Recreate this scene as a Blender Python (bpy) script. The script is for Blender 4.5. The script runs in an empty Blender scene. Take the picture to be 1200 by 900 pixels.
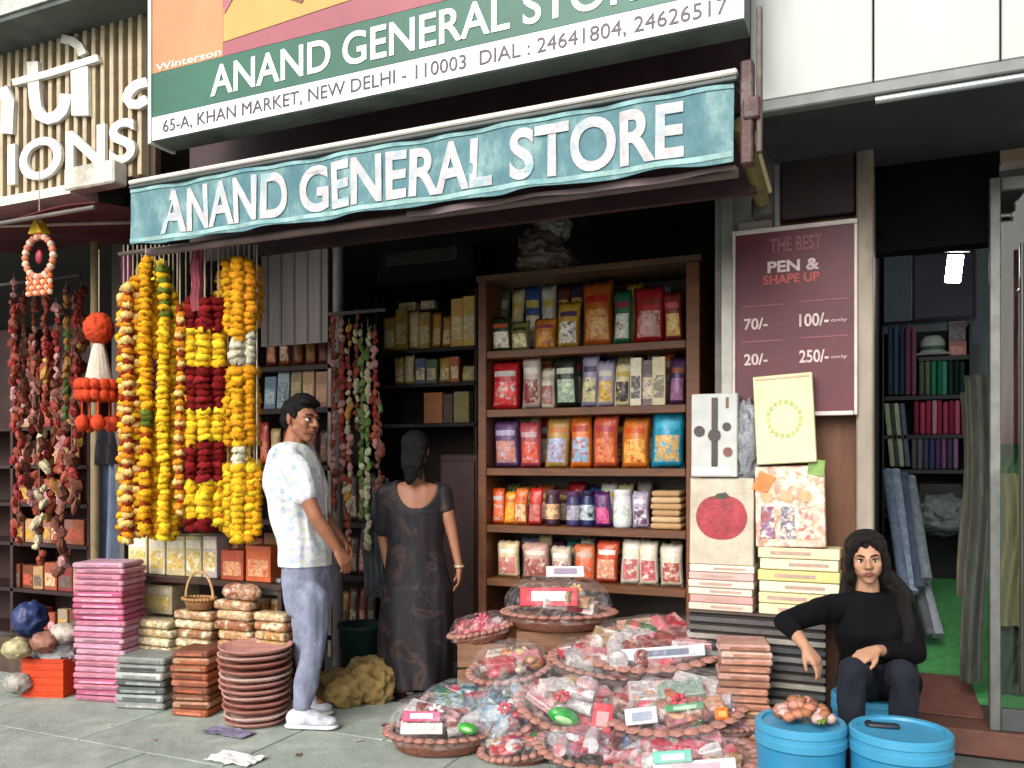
import bpy, bmesh, math, random
from mathutils import Vector, Matrix, Euler, noise
R = math.radians
rnd = random.Random(7)
SC = bpy.context.scene
COL = SC.collection

# ------------------------------------------------------------ camera, sky, sun, exposure
YAW = R(24.0); S24 = math.sin(YAW); C24 = math.cos(YAW); H = 1.33; FPX = 1000.0; HOR = 545.0
cam_d = bpy.data.cameras.new('camera'); cam = bpy.data.objects.new('camera', cam_d); COL.objects.link(cam)
cam.location = (0, 0, H); cam.rotation_euler = (R(90), 0, YAW)
cam_d.sensor_width = 36; cam_d.lens = 36 * FPX / 1200; cam_d.shift_y = (HOR - 450) / 1200
cam_d.clip_start = 0.05; cam_d.clip_end = 500
SC.camera = cam
SUN_EL, SUN_AZ = R(33), R(188)          # compass-style azimuth, clockwise from +Y
w = bpy.data.worlds.new('World'); SC.world = w; w.use_nodes = True
nt = w.node_tree; bg = nt.nodes['Background']
sky = nt.nodes.new('ShaderNodeTexSky'); sky.sky_type = 'NISHITA'; sky.sun_disc = False
sky.sun_elevation = SUN_EL; sky.sun_rotation = SUN_AZ; sky.dust_density = 4.0; sky.air_density = 1.0; sky.ozone_density = 0.6
hsv = nt.nodes.new('ShaderNodeHueSaturation'); hsv.inputs['Saturation'].default_value = 0.28
nt.links.new(sky.outputs[0], hsv.inputs['Color']); nt.links.new(hsv.outputs[0], bg.inputs['Color'])
bg.inputs['Strength'].default_value = 0.15
sl = bpy.data.lights.new('sun', 'SUN'); sl.energy = 1.3; sl.angle = R(35); sl.color = (1, .96, .9)
so = bpy.data.objects.new('sun', sl); COL.objects.link(so)
sd = Vector((math.sin(SUN_AZ) * math.cos(SUN_EL), math.cos(SUN_AZ) * math.cos(SUN_EL), math.sin(SUN_EL)))
so.rotation_euler = sd.to_track_quat('Z', 'Y').to_euler(); so.location = (0, -3, 6)
SC.view_settings.view_transform = 'Standard'; SC.view_settings.look = 'None'
SC.view_settings.exposure = 0.66; SC.view_settings.gamma = 1.0

# ------------------------------------------------------------ measuring: a photo pixel to a point of the street
def P(px, py, Y):
    u = (px - 600) / FPX; t = Y / (C24 + S24 * u)
    return Vector((t * (-S24 + C24 * u), Y, H + (HOR - py) / FPX * t))
def X(px, Y): return P(px, HOR, Y).x
def Z(px, py, Y): return P(px, py, Y).z
def D(px, py, t):                         # point at distance t along the view direction
    u = (px - 600) / FPX
    return Vector((t * (-S24 + C24 * u), t * (C24 + S24 * u), H + (HOR - py) / FPX * t))
def G(px, py, z=0.0): return D(px, py, (H - z) * FPX / (py - HOR))

# ------------------------------------------------------------ materials
def lin(h):
    h = h.lstrip('#'); out = []
    for i in (0, 2, 4):
        c = int(h[i:i+2], 16) / 255
        out.append(c / 12.92 if c <= 0.04045 else ((c + .055) / 1.055) ** 2.4)
    return (*out, 1)
MC = {}
def mat(h, rough=.6, var=.18, scale=9, bump=.15, metal=0, emit=0, spec=.4, bscale=None, stretch=(1,1,1), alpha=1, dirt=None, sheen=0):
    key = (h, rough, var, scale, bump, metal, emit, spec, bscale, stretch, alpha, dirt, sheen)
    if key in MC: return MC[key]
    m = bpy.data.materials.new('surface_' + h.strip('#')); m.use_nodes = True
    n = m.node_tree.nodes; l = m.node_tree.links; b = n['Principled BSDF']
    b.inputs['Roughness'].default_value = rough; b.inputs['Metallic'].default_value = metal
    b.inputs['Specular IOR Level'].default_value = spec
    if sheen: b.inputs['Sheen Weight'].default_value = sheen
    tc = n.new('ShaderNodeTexCoord'); mp = n.new('ShaderNodeMapping'); mp.inputs['Scale'].default_value = stretch
    l.new(tc.outputs['Object'], mp.inputs[0])
    ns = n.new('ShaderNodeTexNoise'); ns.inputs['Scale'].default_value = scale; ns.inputs['Detail'].default_value = 6; ns.inputs['Roughness'].default_value = .65
    l.new(mp.outputs[0], ns.inputs['Vector'])
    c = lin(h)
    dk = tuple(max(0, x * (1 - var * 1.5)) for x in c[:3]) + (1,)
    lt = tuple(min(1, x * (1 + var)) for x in c[:3]) + (1,)
    cr = n.new('ShaderNodeValToRGB'); cr.color_ramp.elements[0].position = .3; cr.color_ramp.elements[1].position = .72
    cr.color_ramp.elements[0].color = dk; cr.color_ramp.elements[1].color = lt
    l.new(ns.outputs['Fac'], cr.inputs[0]); out = cr.outputs[0]
    if dirt:
        n2 = n.new('ShaderNodeTexNoise'); n2.inputs['Scale'].default_value = scale * .35; n2.inputs['Detail'].default_value = 8; n2.inputs['Roughness'].default_value = .75
        l.new(mp.outputs[0], n2.inputs['Vector'])
        r2 = n.new('ShaderNodeValToRGB'); r2.color_ramp.elements[0].position = .5; r2.color_ramp.elements[1].position = .66
        l.new(n2.outputs['Fac'], r2.inputs[0])
        mx = n.new('ShaderNodeMixRGB'); l.new(r2.outputs[0], mx.inputs[0]); l.new(out, mx.inputs[1]); mx.inputs[2].default_value = lin(dirt)
        out = mx.outputs[0]
    l.new(out, b.inputs['Base Color'])
    if bump:
        nb = n.new('ShaderNodeTexNoise'); nb.inputs['Scale'].default_value = bscale or scale * 4; nb.inputs['Detail'].default_value = 4
        l.new(mp.outputs[0], nb.inputs['Vector'])
        bp = n.new('ShaderNodeBump'); bp.inputs['Strength'].default_value = bump; bp.inputs['Distance'].default_value = .01
        l.new(nb.outputs['Fac'], bp.inputs['Height']); l.new(bp.outputs[0], b.inputs['Normal'])
    if emit:
        b.inputs['Emission Color'].default_value = c; b.inputs['Emission Strength'].default_value = emit
    if alpha < 1: b.inputs['Alpha'].default_value = alpha
    MC[key] = m; return m
def printed(cols, scale=22, rough=.35, bump=.25, stretch=(1,1,1), metric='CHEBYCHEV', spec=.5):
    """flat printed packaging: blocks of several inks"""
    key = ('pr', tuple(cols), scale, rough, bump, stretch, metric)
    if key in MC: return MC[key]
    m = bpy.data.materials.new('print'); m.use_nodes = True
    n = m.node_tree.nodes; l = m.node_tree.links; b = n['Principled BSDF']
    b.inputs['Roughness'].default_value = rough; b.inputs['Specular IOR Level'].default_value = spec
    tc = n.new('ShaderNodeTexCoord'); mp = n.new('ShaderNodeMapping'); mp.inputs['Scale'].default_value = stretch
    oi = n.new('ShaderNodeObjectInfo'); sc_ = n.new('ShaderNodeVectorMath'); sc_.operation = 'MULTIPLY_ADD'
    cv = n.new('ShaderNodeCombineXYZ')
    for k in range(3): l.new(oi.outputs['Random'], cv.inputs[k])
    l.new(cv.outputs[0], sc_.inputs[0]); sc_.inputs[1].default_value = (13.7, 7.1, 23.3); l.new(tc.outputs['Object'], sc_.inputs[2])
    l.new(sc_.outputs[0], mp.inputs[0])
    vo = n.new('ShaderNodeTexVoronoi'); vo.distance = metric; vo.inputs['Scale'].default_value = scale
    l.new(mp.outputs[0], vo.inputs['Vector'])
    sp = n.new('ShaderNodeSeparateColor'); l.new(vo.outputs['Color'], sp.inputs[0])
    cr = n.new('ShaderNodeValToRGB'); cr.color_ramp.interpolation = 'CONSTANT'
    N = len(cols); e = cr.color_ramp.elements
    while len(e) < N: e.new(.5)
    for i, c in enumerate(cols): e[i].position = i / N if i == 0 else .38 + .62 * (i - 1) / max(1, N - 1); e[i].color = lin(c)
    l.new(sp.outputs[0], cr.inputs[0])
    l.new(cr.outputs[0], b.inputs['Base Color'])
    nb = n.new('ShaderNodeTexNoise'); nb.inputs['Scale'].default_value = 28; nb.inputs['Detail'].default_value = 3
    l.new(mp.outputs[0], nb.inputs['Vector'])
    bp = n.new('ShaderNodeBump'); bp.inputs['Strength'].default_value = bump; bp.inputs['Distance'].default_value = .02
    l.new(nb.outputs['Fac'], bp.inputs['Height']); l.new(bp.outputs[0], b.inputs['Normal'])
    MC[key] = m; return m
def soft(c1, c2, c3, scale=20, rough=.35, bump=.3, fine=70):
    """printed picture area: soft blotches of three inks with finer speckle, crinkled film on top"""
    key = ('soft', c1, c2, c3, scale, rough, bump)
    if key in MC: return MC[key]
    m = bpy.data.materials.new('print'); m.use_nodes = True
    n = m.node_tree.nodes; l = m.node_tree.links; b = n['Principled BSDF']
    b.inputs['Roughness'].default_value = rough; b.inputs['Specular IOR Level'].default_value = .5
    tc = n.new('ShaderNodeTexCoord'); oi = n.new('ShaderNodeObjectInfo'); ad = n.new('ShaderNodeVectorMath'); ad.operation = 'MULTIPLY_ADD'
    cv = n.new('ShaderNodeCombineXYZ')
    for k in range(3): l.new(oi.outputs['Random'], cv.inputs[k])
    l.new(cv.outputs[0], ad.inputs[0]); ad.inputs[1].default_value = (13.7, 7.1, 23.3); l.new(tc.outputs['Object'], ad.inputs[2])
    ns = n.new('ShaderNodeTexNoise'); ns.inputs['Scale'].default_value = scale; ns.inputs['Detail'].default_value = 2.5; ns.inputs['Distortion'].default_value = .5; l.new(ad.outputs[0], ns.inputs['Vector'])
    cr = n.new('ShaderNodeValToRGB'); e = cr.color_ramp.elements
    e[0].position = .36; e[0].color = lin(c1); e[1].position = .68; e[1].color = lin(c3); q = e.new(.50); q.color = lin(c2); l.new(ns.outputs['Fac'], cr.inputs[0])
    n3 = n.new('ShaderNodeTexVoronoi'); n3.inputs['Scale'].default_value = fine; l.new(ad.outputs[0], n3.inputs['Vector'])
    hs = n.new('ShaderNodeHueSaturation'); mr = n.new('ShaderNodeMapRange'); mr.inputs[3].default_value = .72; mr.inputs[4].default_value = 1.25
    sp = n.new('ShaderNodeSeparateColor'); l.new(n3.outputs['Color'], sp.inputs[0]); l.new(sp.outputs[0], mr.inputs[0]); l.new(mr.outputs[0], hs.inputs['Value']); l.new(cr.outputs[0], hs.inputs['Color'])
    l.new(hs.outputs[0], b.inputs['Base Color'])
    nb = n.new('ShaderNodeTexNoise'); nb.inputs['Scale'].default_value = 26; nb.inputs['Detail'].default_value = 4; l.new(ad.outputs[0], nb.inputs['Vector'])
    bp = n.new('ShaderNodeBump'); bp.inputs['Strength'].default_value = bump; bp.inputs['Distance'].default_value = .02
    l.new(nb.outputs['Fac'], bp.inputs['Height']); l.new(bp.outputs[0], b.inputs['Normal'])
    MC[key] = m; return m
def film(tint='#f4eef0', alpha=.3):
    key = ('film', tint, alpha)
    if key in MC: return MC[key]
    m = bpy.data.materials.new('cellophane'); m.use_nodes = True
    n = m.node_tree.nodes; l = m.node_tree.links; b = n['Principled BSDF']
    b.inputs['Base Color'].default_value = lin(tint); b.inputs['Roughness'].default_value = .12; b.inputs['Specular IOR Level'].default_value = .8
    tc = n.new('ShaderNodeTexCoord'); nb = n.new('ShaderNodeTexVoronoi'); nb.inputs['Scale'].default_value = 15
    l.new(tc.outputs['Object'], nb.inputs['Vector'])
    n2 = n.new('ShaderNodeTexNoise'); n2.inputs['Scale'].default_value = 13; n2.inputs['Detail'].default_value = 5; n2.inputs['Distortion'].default_value = 2.2; l.new(tc.outputs['Object'], n2.inputs['Vector'])
    cr = n.new('ShaderNodeValToRGB'); cr.color_ramp.elements[0].position = .45; cr.color_ramp.elements[1].position = .70
    cr.color_ramp.elements[0].color = (alpha * .25,) * 3 + (1,); cr.color_ramp.elements[1].color = (min(1, alpha * 1.3),) * 3 + (1,)
    l.new(n2.outputs['Fac'], cr.inputs[0]); l.new(cr.outputs[0], b.inputs['Alpha'])
    bp = n.new('ShaderNodeBump'); bp.inputs['Strength'].default_value = .9; bp.inputs['Distance'].default_value = .02
    l.new(nb.outputs['Distance'], bp.inputs['Height']); l.new(bp.outputs[0], b.inputs['Normal'])
    MC[key] = m; return m
def glass_mat():
    if 'glass' in MC: return MC['glass']
    m = bpy.data.materials.new('pane_glass'); m.use_nodes = True
    n = m.node_tree.nodes; l = m.node_tree.links
    for k in list(n):
        if k.type != 'OUTPUT_MATERIAL': n.remove(k)
    tr = n.new('ShaderNodeBsdfTransparent'); tr.inputs[0].default_value = (.82, .88, .84, 1)
    gl = n.new('ShaderNodeBsdfGlossy'); gl.inputs['Roughness'].default_value = .03
    fr = n.new('ShaderNodeFresnel'); fr.inputs[0].default_value = 1.5
    mx = n.new('ShaderNodeMixShader'); l.new(fr.outputs[0], mx.inputs[0]); l.new(tr.outputs[0], mx.inputs[1]); l.new(gl.outputs[0], mx.inputs[2])
    l.new(mx.outputs[0], n['Material Output'].inputs[0]); MC['glass'] = m; return m
def wood(h, rough=.5): return mat(h, rough, .3, 5, .12, stretch=(1, 8, 8) , bscale=20)

# ------------------------------------------------------------ mesh builder
class MB:
    def __init__(s): s.bm = bmesh.new(); s.k = 0
    def mt(s, k): s.k = k; return s
    def _new(s, tmp, M=None):
        if M is not None: bmesh.ops.transform(tmp, matrix=M, verts=tmp.verts)
        me = bpy.data.meshes.new('t'); tmp.to_mesh(me); tmp.free()
        n0 = len(s.bm.faces); s.bm.from_mesh(me); bpy.data.meshes.remove(me)
        s.bm.faces.ensure_lookup_table()
        for f in s.bm.faces[n0:]: f.material_index = s.k
        return s
    def box(s, c, d, rz=0, bev=0, rot=None, seg=1):
        t = bmesh.new(); bmesh.ops.create_cube(t, size=1)
        bmesh.ops.scale(t, vec=d, verts=t.verts)
        if bev: bmesh.ops.bevel(t, geom=t.edges[:], offset=min(bev, min(d) * .45), segments=seg, affect='EDGES', profile=.5)
        M = Matrix.Translation(c) @ (Euler(rot).to_matrix().to_4x4() if rot else Matrix.Rotation(rz, 4, 'Z'))
        return s._new(t, M)
    def span(s, a, b, bev=0):             # box between two opposite corners
        c = [(a[i] + b[i]) / 2 for i in range(3)]; d = [abs(a[i] - b[i]) for i in range(3)]
        return s.box(c, d, bev=bev)
    def cyl(s, a, b, r, r2=None, n=12, caps=True):
        a, b = Vector(a), Vector(b); v = b - a
        t = bmesh.new(); bmesh.ops.create_cone(t, cap_ends=caps, segments=n, radius1=r, radius2=r if r2 is None else r2, depth=v.length)
        return s._new(t, Matrix.Translation((a + b) / 2) @ v.to_track_quat('Z', 'Y').to_matrix().to_4x4())
    def tube(s, pts, r, n=8):
        for a, b in zip(pts[:-1], pts[1:]): s.cyl(a, b, r, n=n)
        for p in pts[1:-1]: s.ball(p, (r, r, r), 6, 4)
        return s
    def ball(s, c, r, u=12, v=8, rot=None, jit=0):
        t = bmesh.new(); bmesh.ops.create_uvsphere(t, u_segments=u, v_segments=v, radius=1)
        if jit:
            for q in t.verts: q.co *= 1 + rnd.uniform(-jit, jit)
        M = Matrix.Translation(c) @ (Euler(rot).to_matrix().to_4x4() if rot else Matrix()) @ Matrix.Diagonal((*r, 1))
        return s._new(t, M)
    def lump(s, c, r, sub=3, amp=.18, f=2.2, rot=None):
        t = bmesh.new(); bmesh.ops.create_icosphere(t, subdivisions=sub, radius=1); o_ = Vector((rnd.uniform(0, 50),) * 3)
        for q in t.verts:
            d = q.co.normalized(); k = 1 + amp * (1 - 2 * abs(noise.noise(d * f + o_))) + amp * .5 * noise.noise(d * f * 3 + o_); q.co = d * k
        M = Matrix.Translation(c) @ (Euler(rot).to_matrix().to_4x4() if rot else Matrix()) @ Matrix.Diagonal((*r, 1))
        return s._new(t, M)
    def lathe(s, prof, n=24, M=None, sx=1, sy=1, wob=0):
        t = bmesh.new(); rings = []
        ph = rnd.uniform(0, 6)
        for r, z in prof:
            rings.append([t.verts.new((r * sx * (1 + wob * math.sin(5 * a + ph + z * 9)) * math.cos(a), r * sy * (1 + wob * math.sin(5 * a + ph)) * math.sin(a), z)) for a in [2 * math.pi * i / n for i in range(n)]])
        for A, B in zip(rings[:-1], rings[1:]):
            for i in range(n): t.faces.new((A[i], A[(i+1) % n], B[(i+1) % n], B[i]))
        if prof[0][0] > 1e-4: t.faces.new(rings[0][::-1])
        if prof[-1][0] > 1e-4: t.faces.new(rings[-1])
        bmesh.ops.remove_doubles(t, verts=t.verts, dist=1e-5)
        return s._new(t, M)
    def sheet(s, fn, nu, nv, thick=0):    # fn(u,v) -> point
        t = bmesh.new(); g = [[t.verts.new(fn(i / nu, j / nv)) for i in range(nu + 1)] for j in range(nv + 1)]
        for j in range(nv):
            for i in range(nu): t.faces.new((g[j][i], g[j][i+1], g[j+1][i+1], g[j+1][i]))
        if thick: bmesh.ops.recalc_face_normals(t, faces=t.faces); bmesh.ops.solidify(t, geom=t.faces[:], thickness=thick)
        return s._new(t)
    def prism(s, pts, y0, y1):            # polygon in x,z extruded in y
        t = bmesh.new(); a = [t.verts.new((p[0], y0, p[1])) for p in pts]; b = [t.verts.new((p[0], y1, p[1])) for p in pts]
        n = len(pts); t.faces.new(a); t.faces.new(b[::-1])
        for i in range(n): t.faces.new((a[i], b[i], b[(i+1) % n], a[(i+1) % n]))
        bmesh.ops.recalc_face_normals(t, faces=t.faces)
        return s._new(t)
    def hull(s, es, M=None, n=10):
        t = bmesh.new()
        for c, r in es:
            if not hasattr(r, '__len__'): r = (r, r, r)
            q = bmesh.new(); bmesh.ops.create_uvsphere(q, u_segments=n, v_segments=max(6, n - 2), radius=1)
            bmesh.ops.transform(q, matrix=Matrix.Translation(c) @ Matrix.Diagonal((*r, 1)), verts=q.verts)
            for v in q.verts: t.verts.new(v.co)
            q.free()
        r = bmesh.ops.convex_hull(t, input=t.verts)
        junk = [g for g in t.verts if not g.link_faces]
        bmesh.ops.delete(t, geom=junk, context='VERTS')
        return s._new(t, M)
    def chain(s, pts, n=10, M=None):      # [(point, radius), ...]
        for a, b in zip(pts[:-1], pts[1:]): s.hull([a, b], M, n)
        return s
    def out(s, name, mats, parent=None, smooth=False, loc=None, rot=None, angle=70):
        me = bpy.data.meshes.new(name); s.bm.normal_update(); s.bm.to_mesh(me); s.bm.free()
        return link(name, me, mats, parent, smooth, loc, rot, angle)
def link(name, me, mats, parent=None, smooth=False, loc=None, rot=None, angle=40):
    o = bpy.data.objects.new(name, me); COL.objects.link(o)
    if not isinstance(mats, (list, tuple)): mats = [mats]
    if not me.materials:
        for m in mats: me.materials.append(m)
    if smooth:
        me.polygons.foreach_set('use_smooth', [True] * len(me.polygons))
        if angle < 180:
            try: me.set_sharp_from_angle(angle=R(angle))
            except Exception: pass
    if parent: o.parent = parent
    if loc is not None: o.location = loc
    if rot is not None: o.rotation_euler = rot
    return o
LABELS = {}
def ordl(i, n):
    return 'lowest ' if i == 0 else ['', 'second', 'third', 'fourth', 'fifth', 'sixth', 'seventh', 'eighth', 'ninth', 'tenth', 'eleventh', 'twelfth', 'thirteenth', 'fourteenth', 'fifteenth', 'sixteenth'][i] + ' from bottom, '
def tag(o, label, cat, group=None):
    o['label'] = label; o['category'] = cat
    if group: o['group'] = group
    LABELS.setdefault(label, []).append(group)
    return o
def thing(name, label, cat, loc=(0, 0, 0), rz=0, group=None, rot=None):
    o = bpy.data.objects.new(name, None); COL.objects.link(o); o.empty_display_size = .1
    o.location = loc; o.rotation_euler = rot or (0, 0, rz)
    return tag(o, label, cat, group)
def struct(o): o['kind'] = 'structure'; return o
def dupe(o, parent=None):
    c = o.copy(); COL.objects.link(c); c.parent = parent; return c
def remesh(mb, name, voxel, mats, parent, smooth_it=4, fn=None, disp=None):
    me = bpy.data.meshes.new('t'); mb.bm.to_mesh(me); mb.bm.free()
    o = bpy.data.objects.new('t', me); COL.objects.link(o)
    r = o.modifiers.new('r', 'REMESH'); r.mode = 'VOXEL'; r.voxel_size = voxel
    if smooth_it:
        s = o.modifiers.new('s', 'SMOOTH'); s.iterations = smooth_it; s.factor = .5
    dg = bpy.context.evaluated_depsgraph_get(); dg.update()
    m2 = bpy.data.meshes.new_from_object(o.evaluated_get(dg)); m2.name = name
    bpy.data.objects.remove(o); bpy.data.meshes.remove(me)
    m2.materials.clear()
    for m in (mats if isinstance(mats, (list, tuple)) else [mats]): m2.materials.append(m)
    if disp:
        for v in m2.vertices: v.co += disp(v.co)
    if fn:
        for p in m2.polygons: p.material_index = fn(p.center)
    return link(name, m2, mats, parent, True, angle=180)
def lettering(name, body, m, parent, x0, x1, z0, z1, y, depth=.008, bold=0.0, disp=None, caps_h=.7, label=None, shear=0, split=True):
    """raised or printed letters filling the given rectangle on a wall facing -Y"""
    cu = bpy.data.curves.new(name, 'FONT'); cu.body = body; cu.size = 1; cu.extrude = .002; cu.offset = bold; cu.resolution_u = 6 if bold > .008 else 3; cu.shear = shear
    o = bpy.data.objects.new('t', cu); COL.objects.link(o)
    dg = bpy.context.evaluated_depsgraph_get(); dg.update()
    me = bpy.data.meshes.new_from_object(o.evaluated_get(dg)); bpy.data.objects.remove(o); me.name = name
    xs = [v.co.x for v in me.vertices]; ys = [v.co.y for v in me.vertices]
    ax, bx, ay, by = min(xs), max(xs), min(ys), max(ys)
    for v in me.vertices:
        fx = x0 + (v.co.x - ax) / (bx - ax) * (x1 - x0); fz = z0 + (v.co.y - ay) / (by - ay) * (z1 - z0)
        d = -depth if v.co.z > 0 else 0
        v.co = Vector((fx, y + d, fz))
        if disp: v.co += disp(v.co)
    me.materials.clear()
    if split:
        bm_ = bmesh.new(); bm_.from_mesh(me); bm_.verts.ensure_lookup_table(); bmesh.ops.remove_doubles(bm_, verts=bm_.verts, dist=1e-6)
        bm_.verts.ensure_lookup_table(); seen = set(); isl = []
        for v in bm_.verts:
            if v.index in seen: continue
            st = [v]; seen.add(v.index); comp = []
            while st:
                a = st.pop(); comp.append(a.index)
                for e in a.link_edges:
                    q_ = e.other_vert(a)
                    if q_.index not in seen: seen.add(q_.index); st.append(q_)
            isl.append(comp)
        for comp in isl:
            mp_ = {k: i for i, k in enumerate(comp)}
            fs_ = [[mp_[v.index] for v in f.verts] for f in bm_.faces if f.verts[0].index in mp_]
            m2 = bpy.data.meshes.new('letter'); m2.from_pydata([bm_.verts[k].co[:] for k in comp], [], fs_); link('letter', m2, m, parent)
        bm_.free(); bpy.data.meshes.remove(me); return None
    o = link(name, me, m, parent)
    if label: o['label'] = label
    return o

# ============================================================ THE SETTING
F = 4.30                                   # facade plane of the row of shops
ground_m = mat('#868d86', .85, .16, 3, .3, dirt='#5c625c', bscale=60)
b = MB().span((-60, -40, -.06), (60, 3.52, -.012)); struct(b.out('ground', ground_m))
b = MB().span((-60, 3.52, -.06), (60, 60, -.013)); struct(b.out('shop_floor', mat('#5c5f5a', .7, .2, 4, .2)))
pv = bpy.data.objects.new('pavement', None); COL.objects.link(pv); struct(pv); pv.location = (0, 0, 0)
slab_meshes = []
for k in range(4):
    q = MB().box((0, 0, -.012), (.893, .593, .024), bev=.003); me = bpy.data.meshes.new('paving_slab'); q.bm.to_mesh(me); q.bm.free(); me.materials.append(mat('#979f96', .82, .20 + .03 * k, 2.2 + k, .35, dirt='#7c837b', bscale=70)); slab_meshes.append(me)
for j in range(0, 5):
    for i in range(-8, 3):
        o = link('paving_slab', slab_meshes[rnd.randrange(4)], None, pv, loc=(i * .9 + (.45 if j % 2 else 0), 3.82 - j * .6, rnd.uniform(-.0015, .0015)))

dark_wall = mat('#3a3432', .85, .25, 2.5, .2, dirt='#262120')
# building carcass: party walls, back wall, ceiling
XL = -4.85; XR = X(862, F)                # the store's left and right party walls
grey_wall = mat('#6d6a68', .8, .2, 3, .3, dirt='#4d4a48')
def wall(name, a, b_, m): return struct(MB().span(a, b_).out(name, m))
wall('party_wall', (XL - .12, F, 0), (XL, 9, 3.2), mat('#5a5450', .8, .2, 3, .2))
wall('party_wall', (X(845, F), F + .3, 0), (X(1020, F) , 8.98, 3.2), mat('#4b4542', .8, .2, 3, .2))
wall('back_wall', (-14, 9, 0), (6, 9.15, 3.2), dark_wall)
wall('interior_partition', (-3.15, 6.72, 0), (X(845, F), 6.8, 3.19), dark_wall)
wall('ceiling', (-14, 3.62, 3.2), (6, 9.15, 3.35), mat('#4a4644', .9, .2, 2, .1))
wall('upper_facade', (-14, 3.6, 3.36), (6, 3.8, 7.0), mat('#8a857c', .85, .2, 2, .2, dirt='#6a665e'))

# ---------------------------------------------------------- left shop sign of cream battens
YS = 3.5
sg = thing('shop_sign', 'cream slatted sign board with large white letters ending in IONS above left shop', 'sign', (X(60, YS), YS, 2.95))
ox, oy, oz = sg.location
xa, xb = X(-90, YS) - ox, X(172, YS) - ox
zt = 1.35
MB().span((xa, .06, -.02), (xb, .10, zt)).out('backing', mat('#4a3a30', .8, .25, 4, .2), sg)
bat = MB().span((-.016, -.0, 0), (.016, .058, zt - .01), bev=.003); me = bpy.data.meshes.new('batten'); bat.bm.to_mesh(me); bat.bm.free(); me.materials.append(mat('#b9a88c', .7, .22, 5, .15, dirt='#8f7f68'))
xx = xa + .03
while xx < xb - .01:
    link('batten', me, None, sg, loc=(xx, 0, 0)); xx += .072
white_p = mat('#dcdcd4', .5, .1, 8, .1, dirt='#b5b3a8')
# the headline letters "ti" with its bar, and the accent above
def q(px, py): v = P(px, py, YS); return (v.x - ox, v.z - oz)
def poly(name, pts, m=white_p, y0=-.03, y1=-.005, par=None): return MB().prism([q(*p) for p in pts], y0, y1).out(name, m, par or sg)
def stroke(name, pts, w, y0=-.025, y1=-.003, par=None, m=white_p):
    L, Rr = [], []
    for i, p in enumerate(pts):
        a = pts[max(0, i-1)]; c = pts[min(len(pts)-1, i+1)]
        d = Vector((c[0]-a[0], c[1]-a[1])).normalized(); nn = Vector((-d.y, d.x)) * w / 2
        L.append((p[0]+nn.x, p[1]+nn.y)); Rr.append((p[0]-nn.x, p[1]-nn.y))
    bb = MB(); Q = lambda p: q(*p)
    for i in range(len(pts)-1):
        bb.prism([Q(L[i]), Q(L[i+1]), Q(Rr[i+1]), Q(Rr[i])], y0, y1)
    return bb.out(name, m, par or sg)
stroke('letter_t', [(42, 74), (43, 92), (44, 110), (46, 127), (51, 137), (60, 141), (70, 138), (77, 131), (80, 122), (81, 112)], 13)
stroke('letter_bar', [(20, 99), (60, 89), (120, 70)], 8, y0=-.032)
stroke('letter_i', [(97, 80), (98, 137)], 20)
stroke('accent', [(76, 47), (88, 50), (96, 56), (101, 66)], 10)
stroke('letter_fragment', [(6, 105), (14, 120), (12, 158)], 14)
stroke('letter_fragment', [(176, 98), (164, 101), (156, 108), (152, 117), (157, 124), (166, 124), (176, 118)], 11)
xA, xB = X(14, YS) - ox, X(163, YS) - ox
lettering('letters', 'IONS', white_p, sg, xA, xB, Z(60, 210, YS) - oz, Z(60, 161, YS) - oz, -.006, depth=.022, bold=.022, split=True)
MB().span((xa, -.09, -.075), (X(98, YS) - ox, .10, -.022)).out('bottom_rail', mat('#d8d6c8', .5, .1, 8, .1, dirt='#a8a698'), sg)
MB().span((X(92, YS) - ox, -.10, -.06), (X(150, YS) - ox, -.0, .07), bev=.01).out('light_box', mat('#c9c5b8', .6, .15, 10, .2, dirt='#98958a'), sg)

bs = MB().span((X(-120, 3.3), 3.24, 3.84), (X(171, 3.4), 3.6, 4.02)); bal = bs.out('balcony', mat('#565d58', .85, .2, 5, .3, dirt='#3c423e')); tag(bal, 'dark grey balcony slab jutting above the slatted sign', 'balcony')
MB().span((X(-120, 3.3), 3.225, 3.87), (X(160, 3.24), 3.238, 4.4)).out('parapet', mat('#c6ccbe', .8, .3, 30, .4, dirt='#6c7562'), bal)

# left shop awning, maroon, seen from below
aw = thing('awning', 'faded maroon cloth awning over the left shop front', 'awning', (X(70, 3.6), 3.6, 2.9))
ox, oy, oz = aw.location
def fn(u, v):
    return Vector((X(-90, 3.5) - ox + u * (X(158, 3.5) - X(-90, 3.5)), -.36 + v * 1.05, -.02 + .03 * math.sin(u * 30) * v * .3 - .16 * (1 - v) + .02 * math.sin(u * 9)))
MB().sheet(fn, 40, 6, .006).out('canopy_cloth', mat('#5e1f2a', .85, .25, 5, .25, dirt='#3c141c'), aw, smooth=True)
MB().cyl((X(-90, 3.5) - ox, -.36, -.20), (X(158, 3.5) - ox, -.36, -.20), .012).out('front_bar', mat('#7d7870', .4, .2, 9, .1, metal=.6), aw)
MB().cyl((X(40, 3.5) - ox, -.34, -.20), (X(158, 3.5) - ox, .55, -.03), .012).out('folding_arm', mat('#b8a89c', .4, .2, 9, .1, metal=.3), aw)

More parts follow.
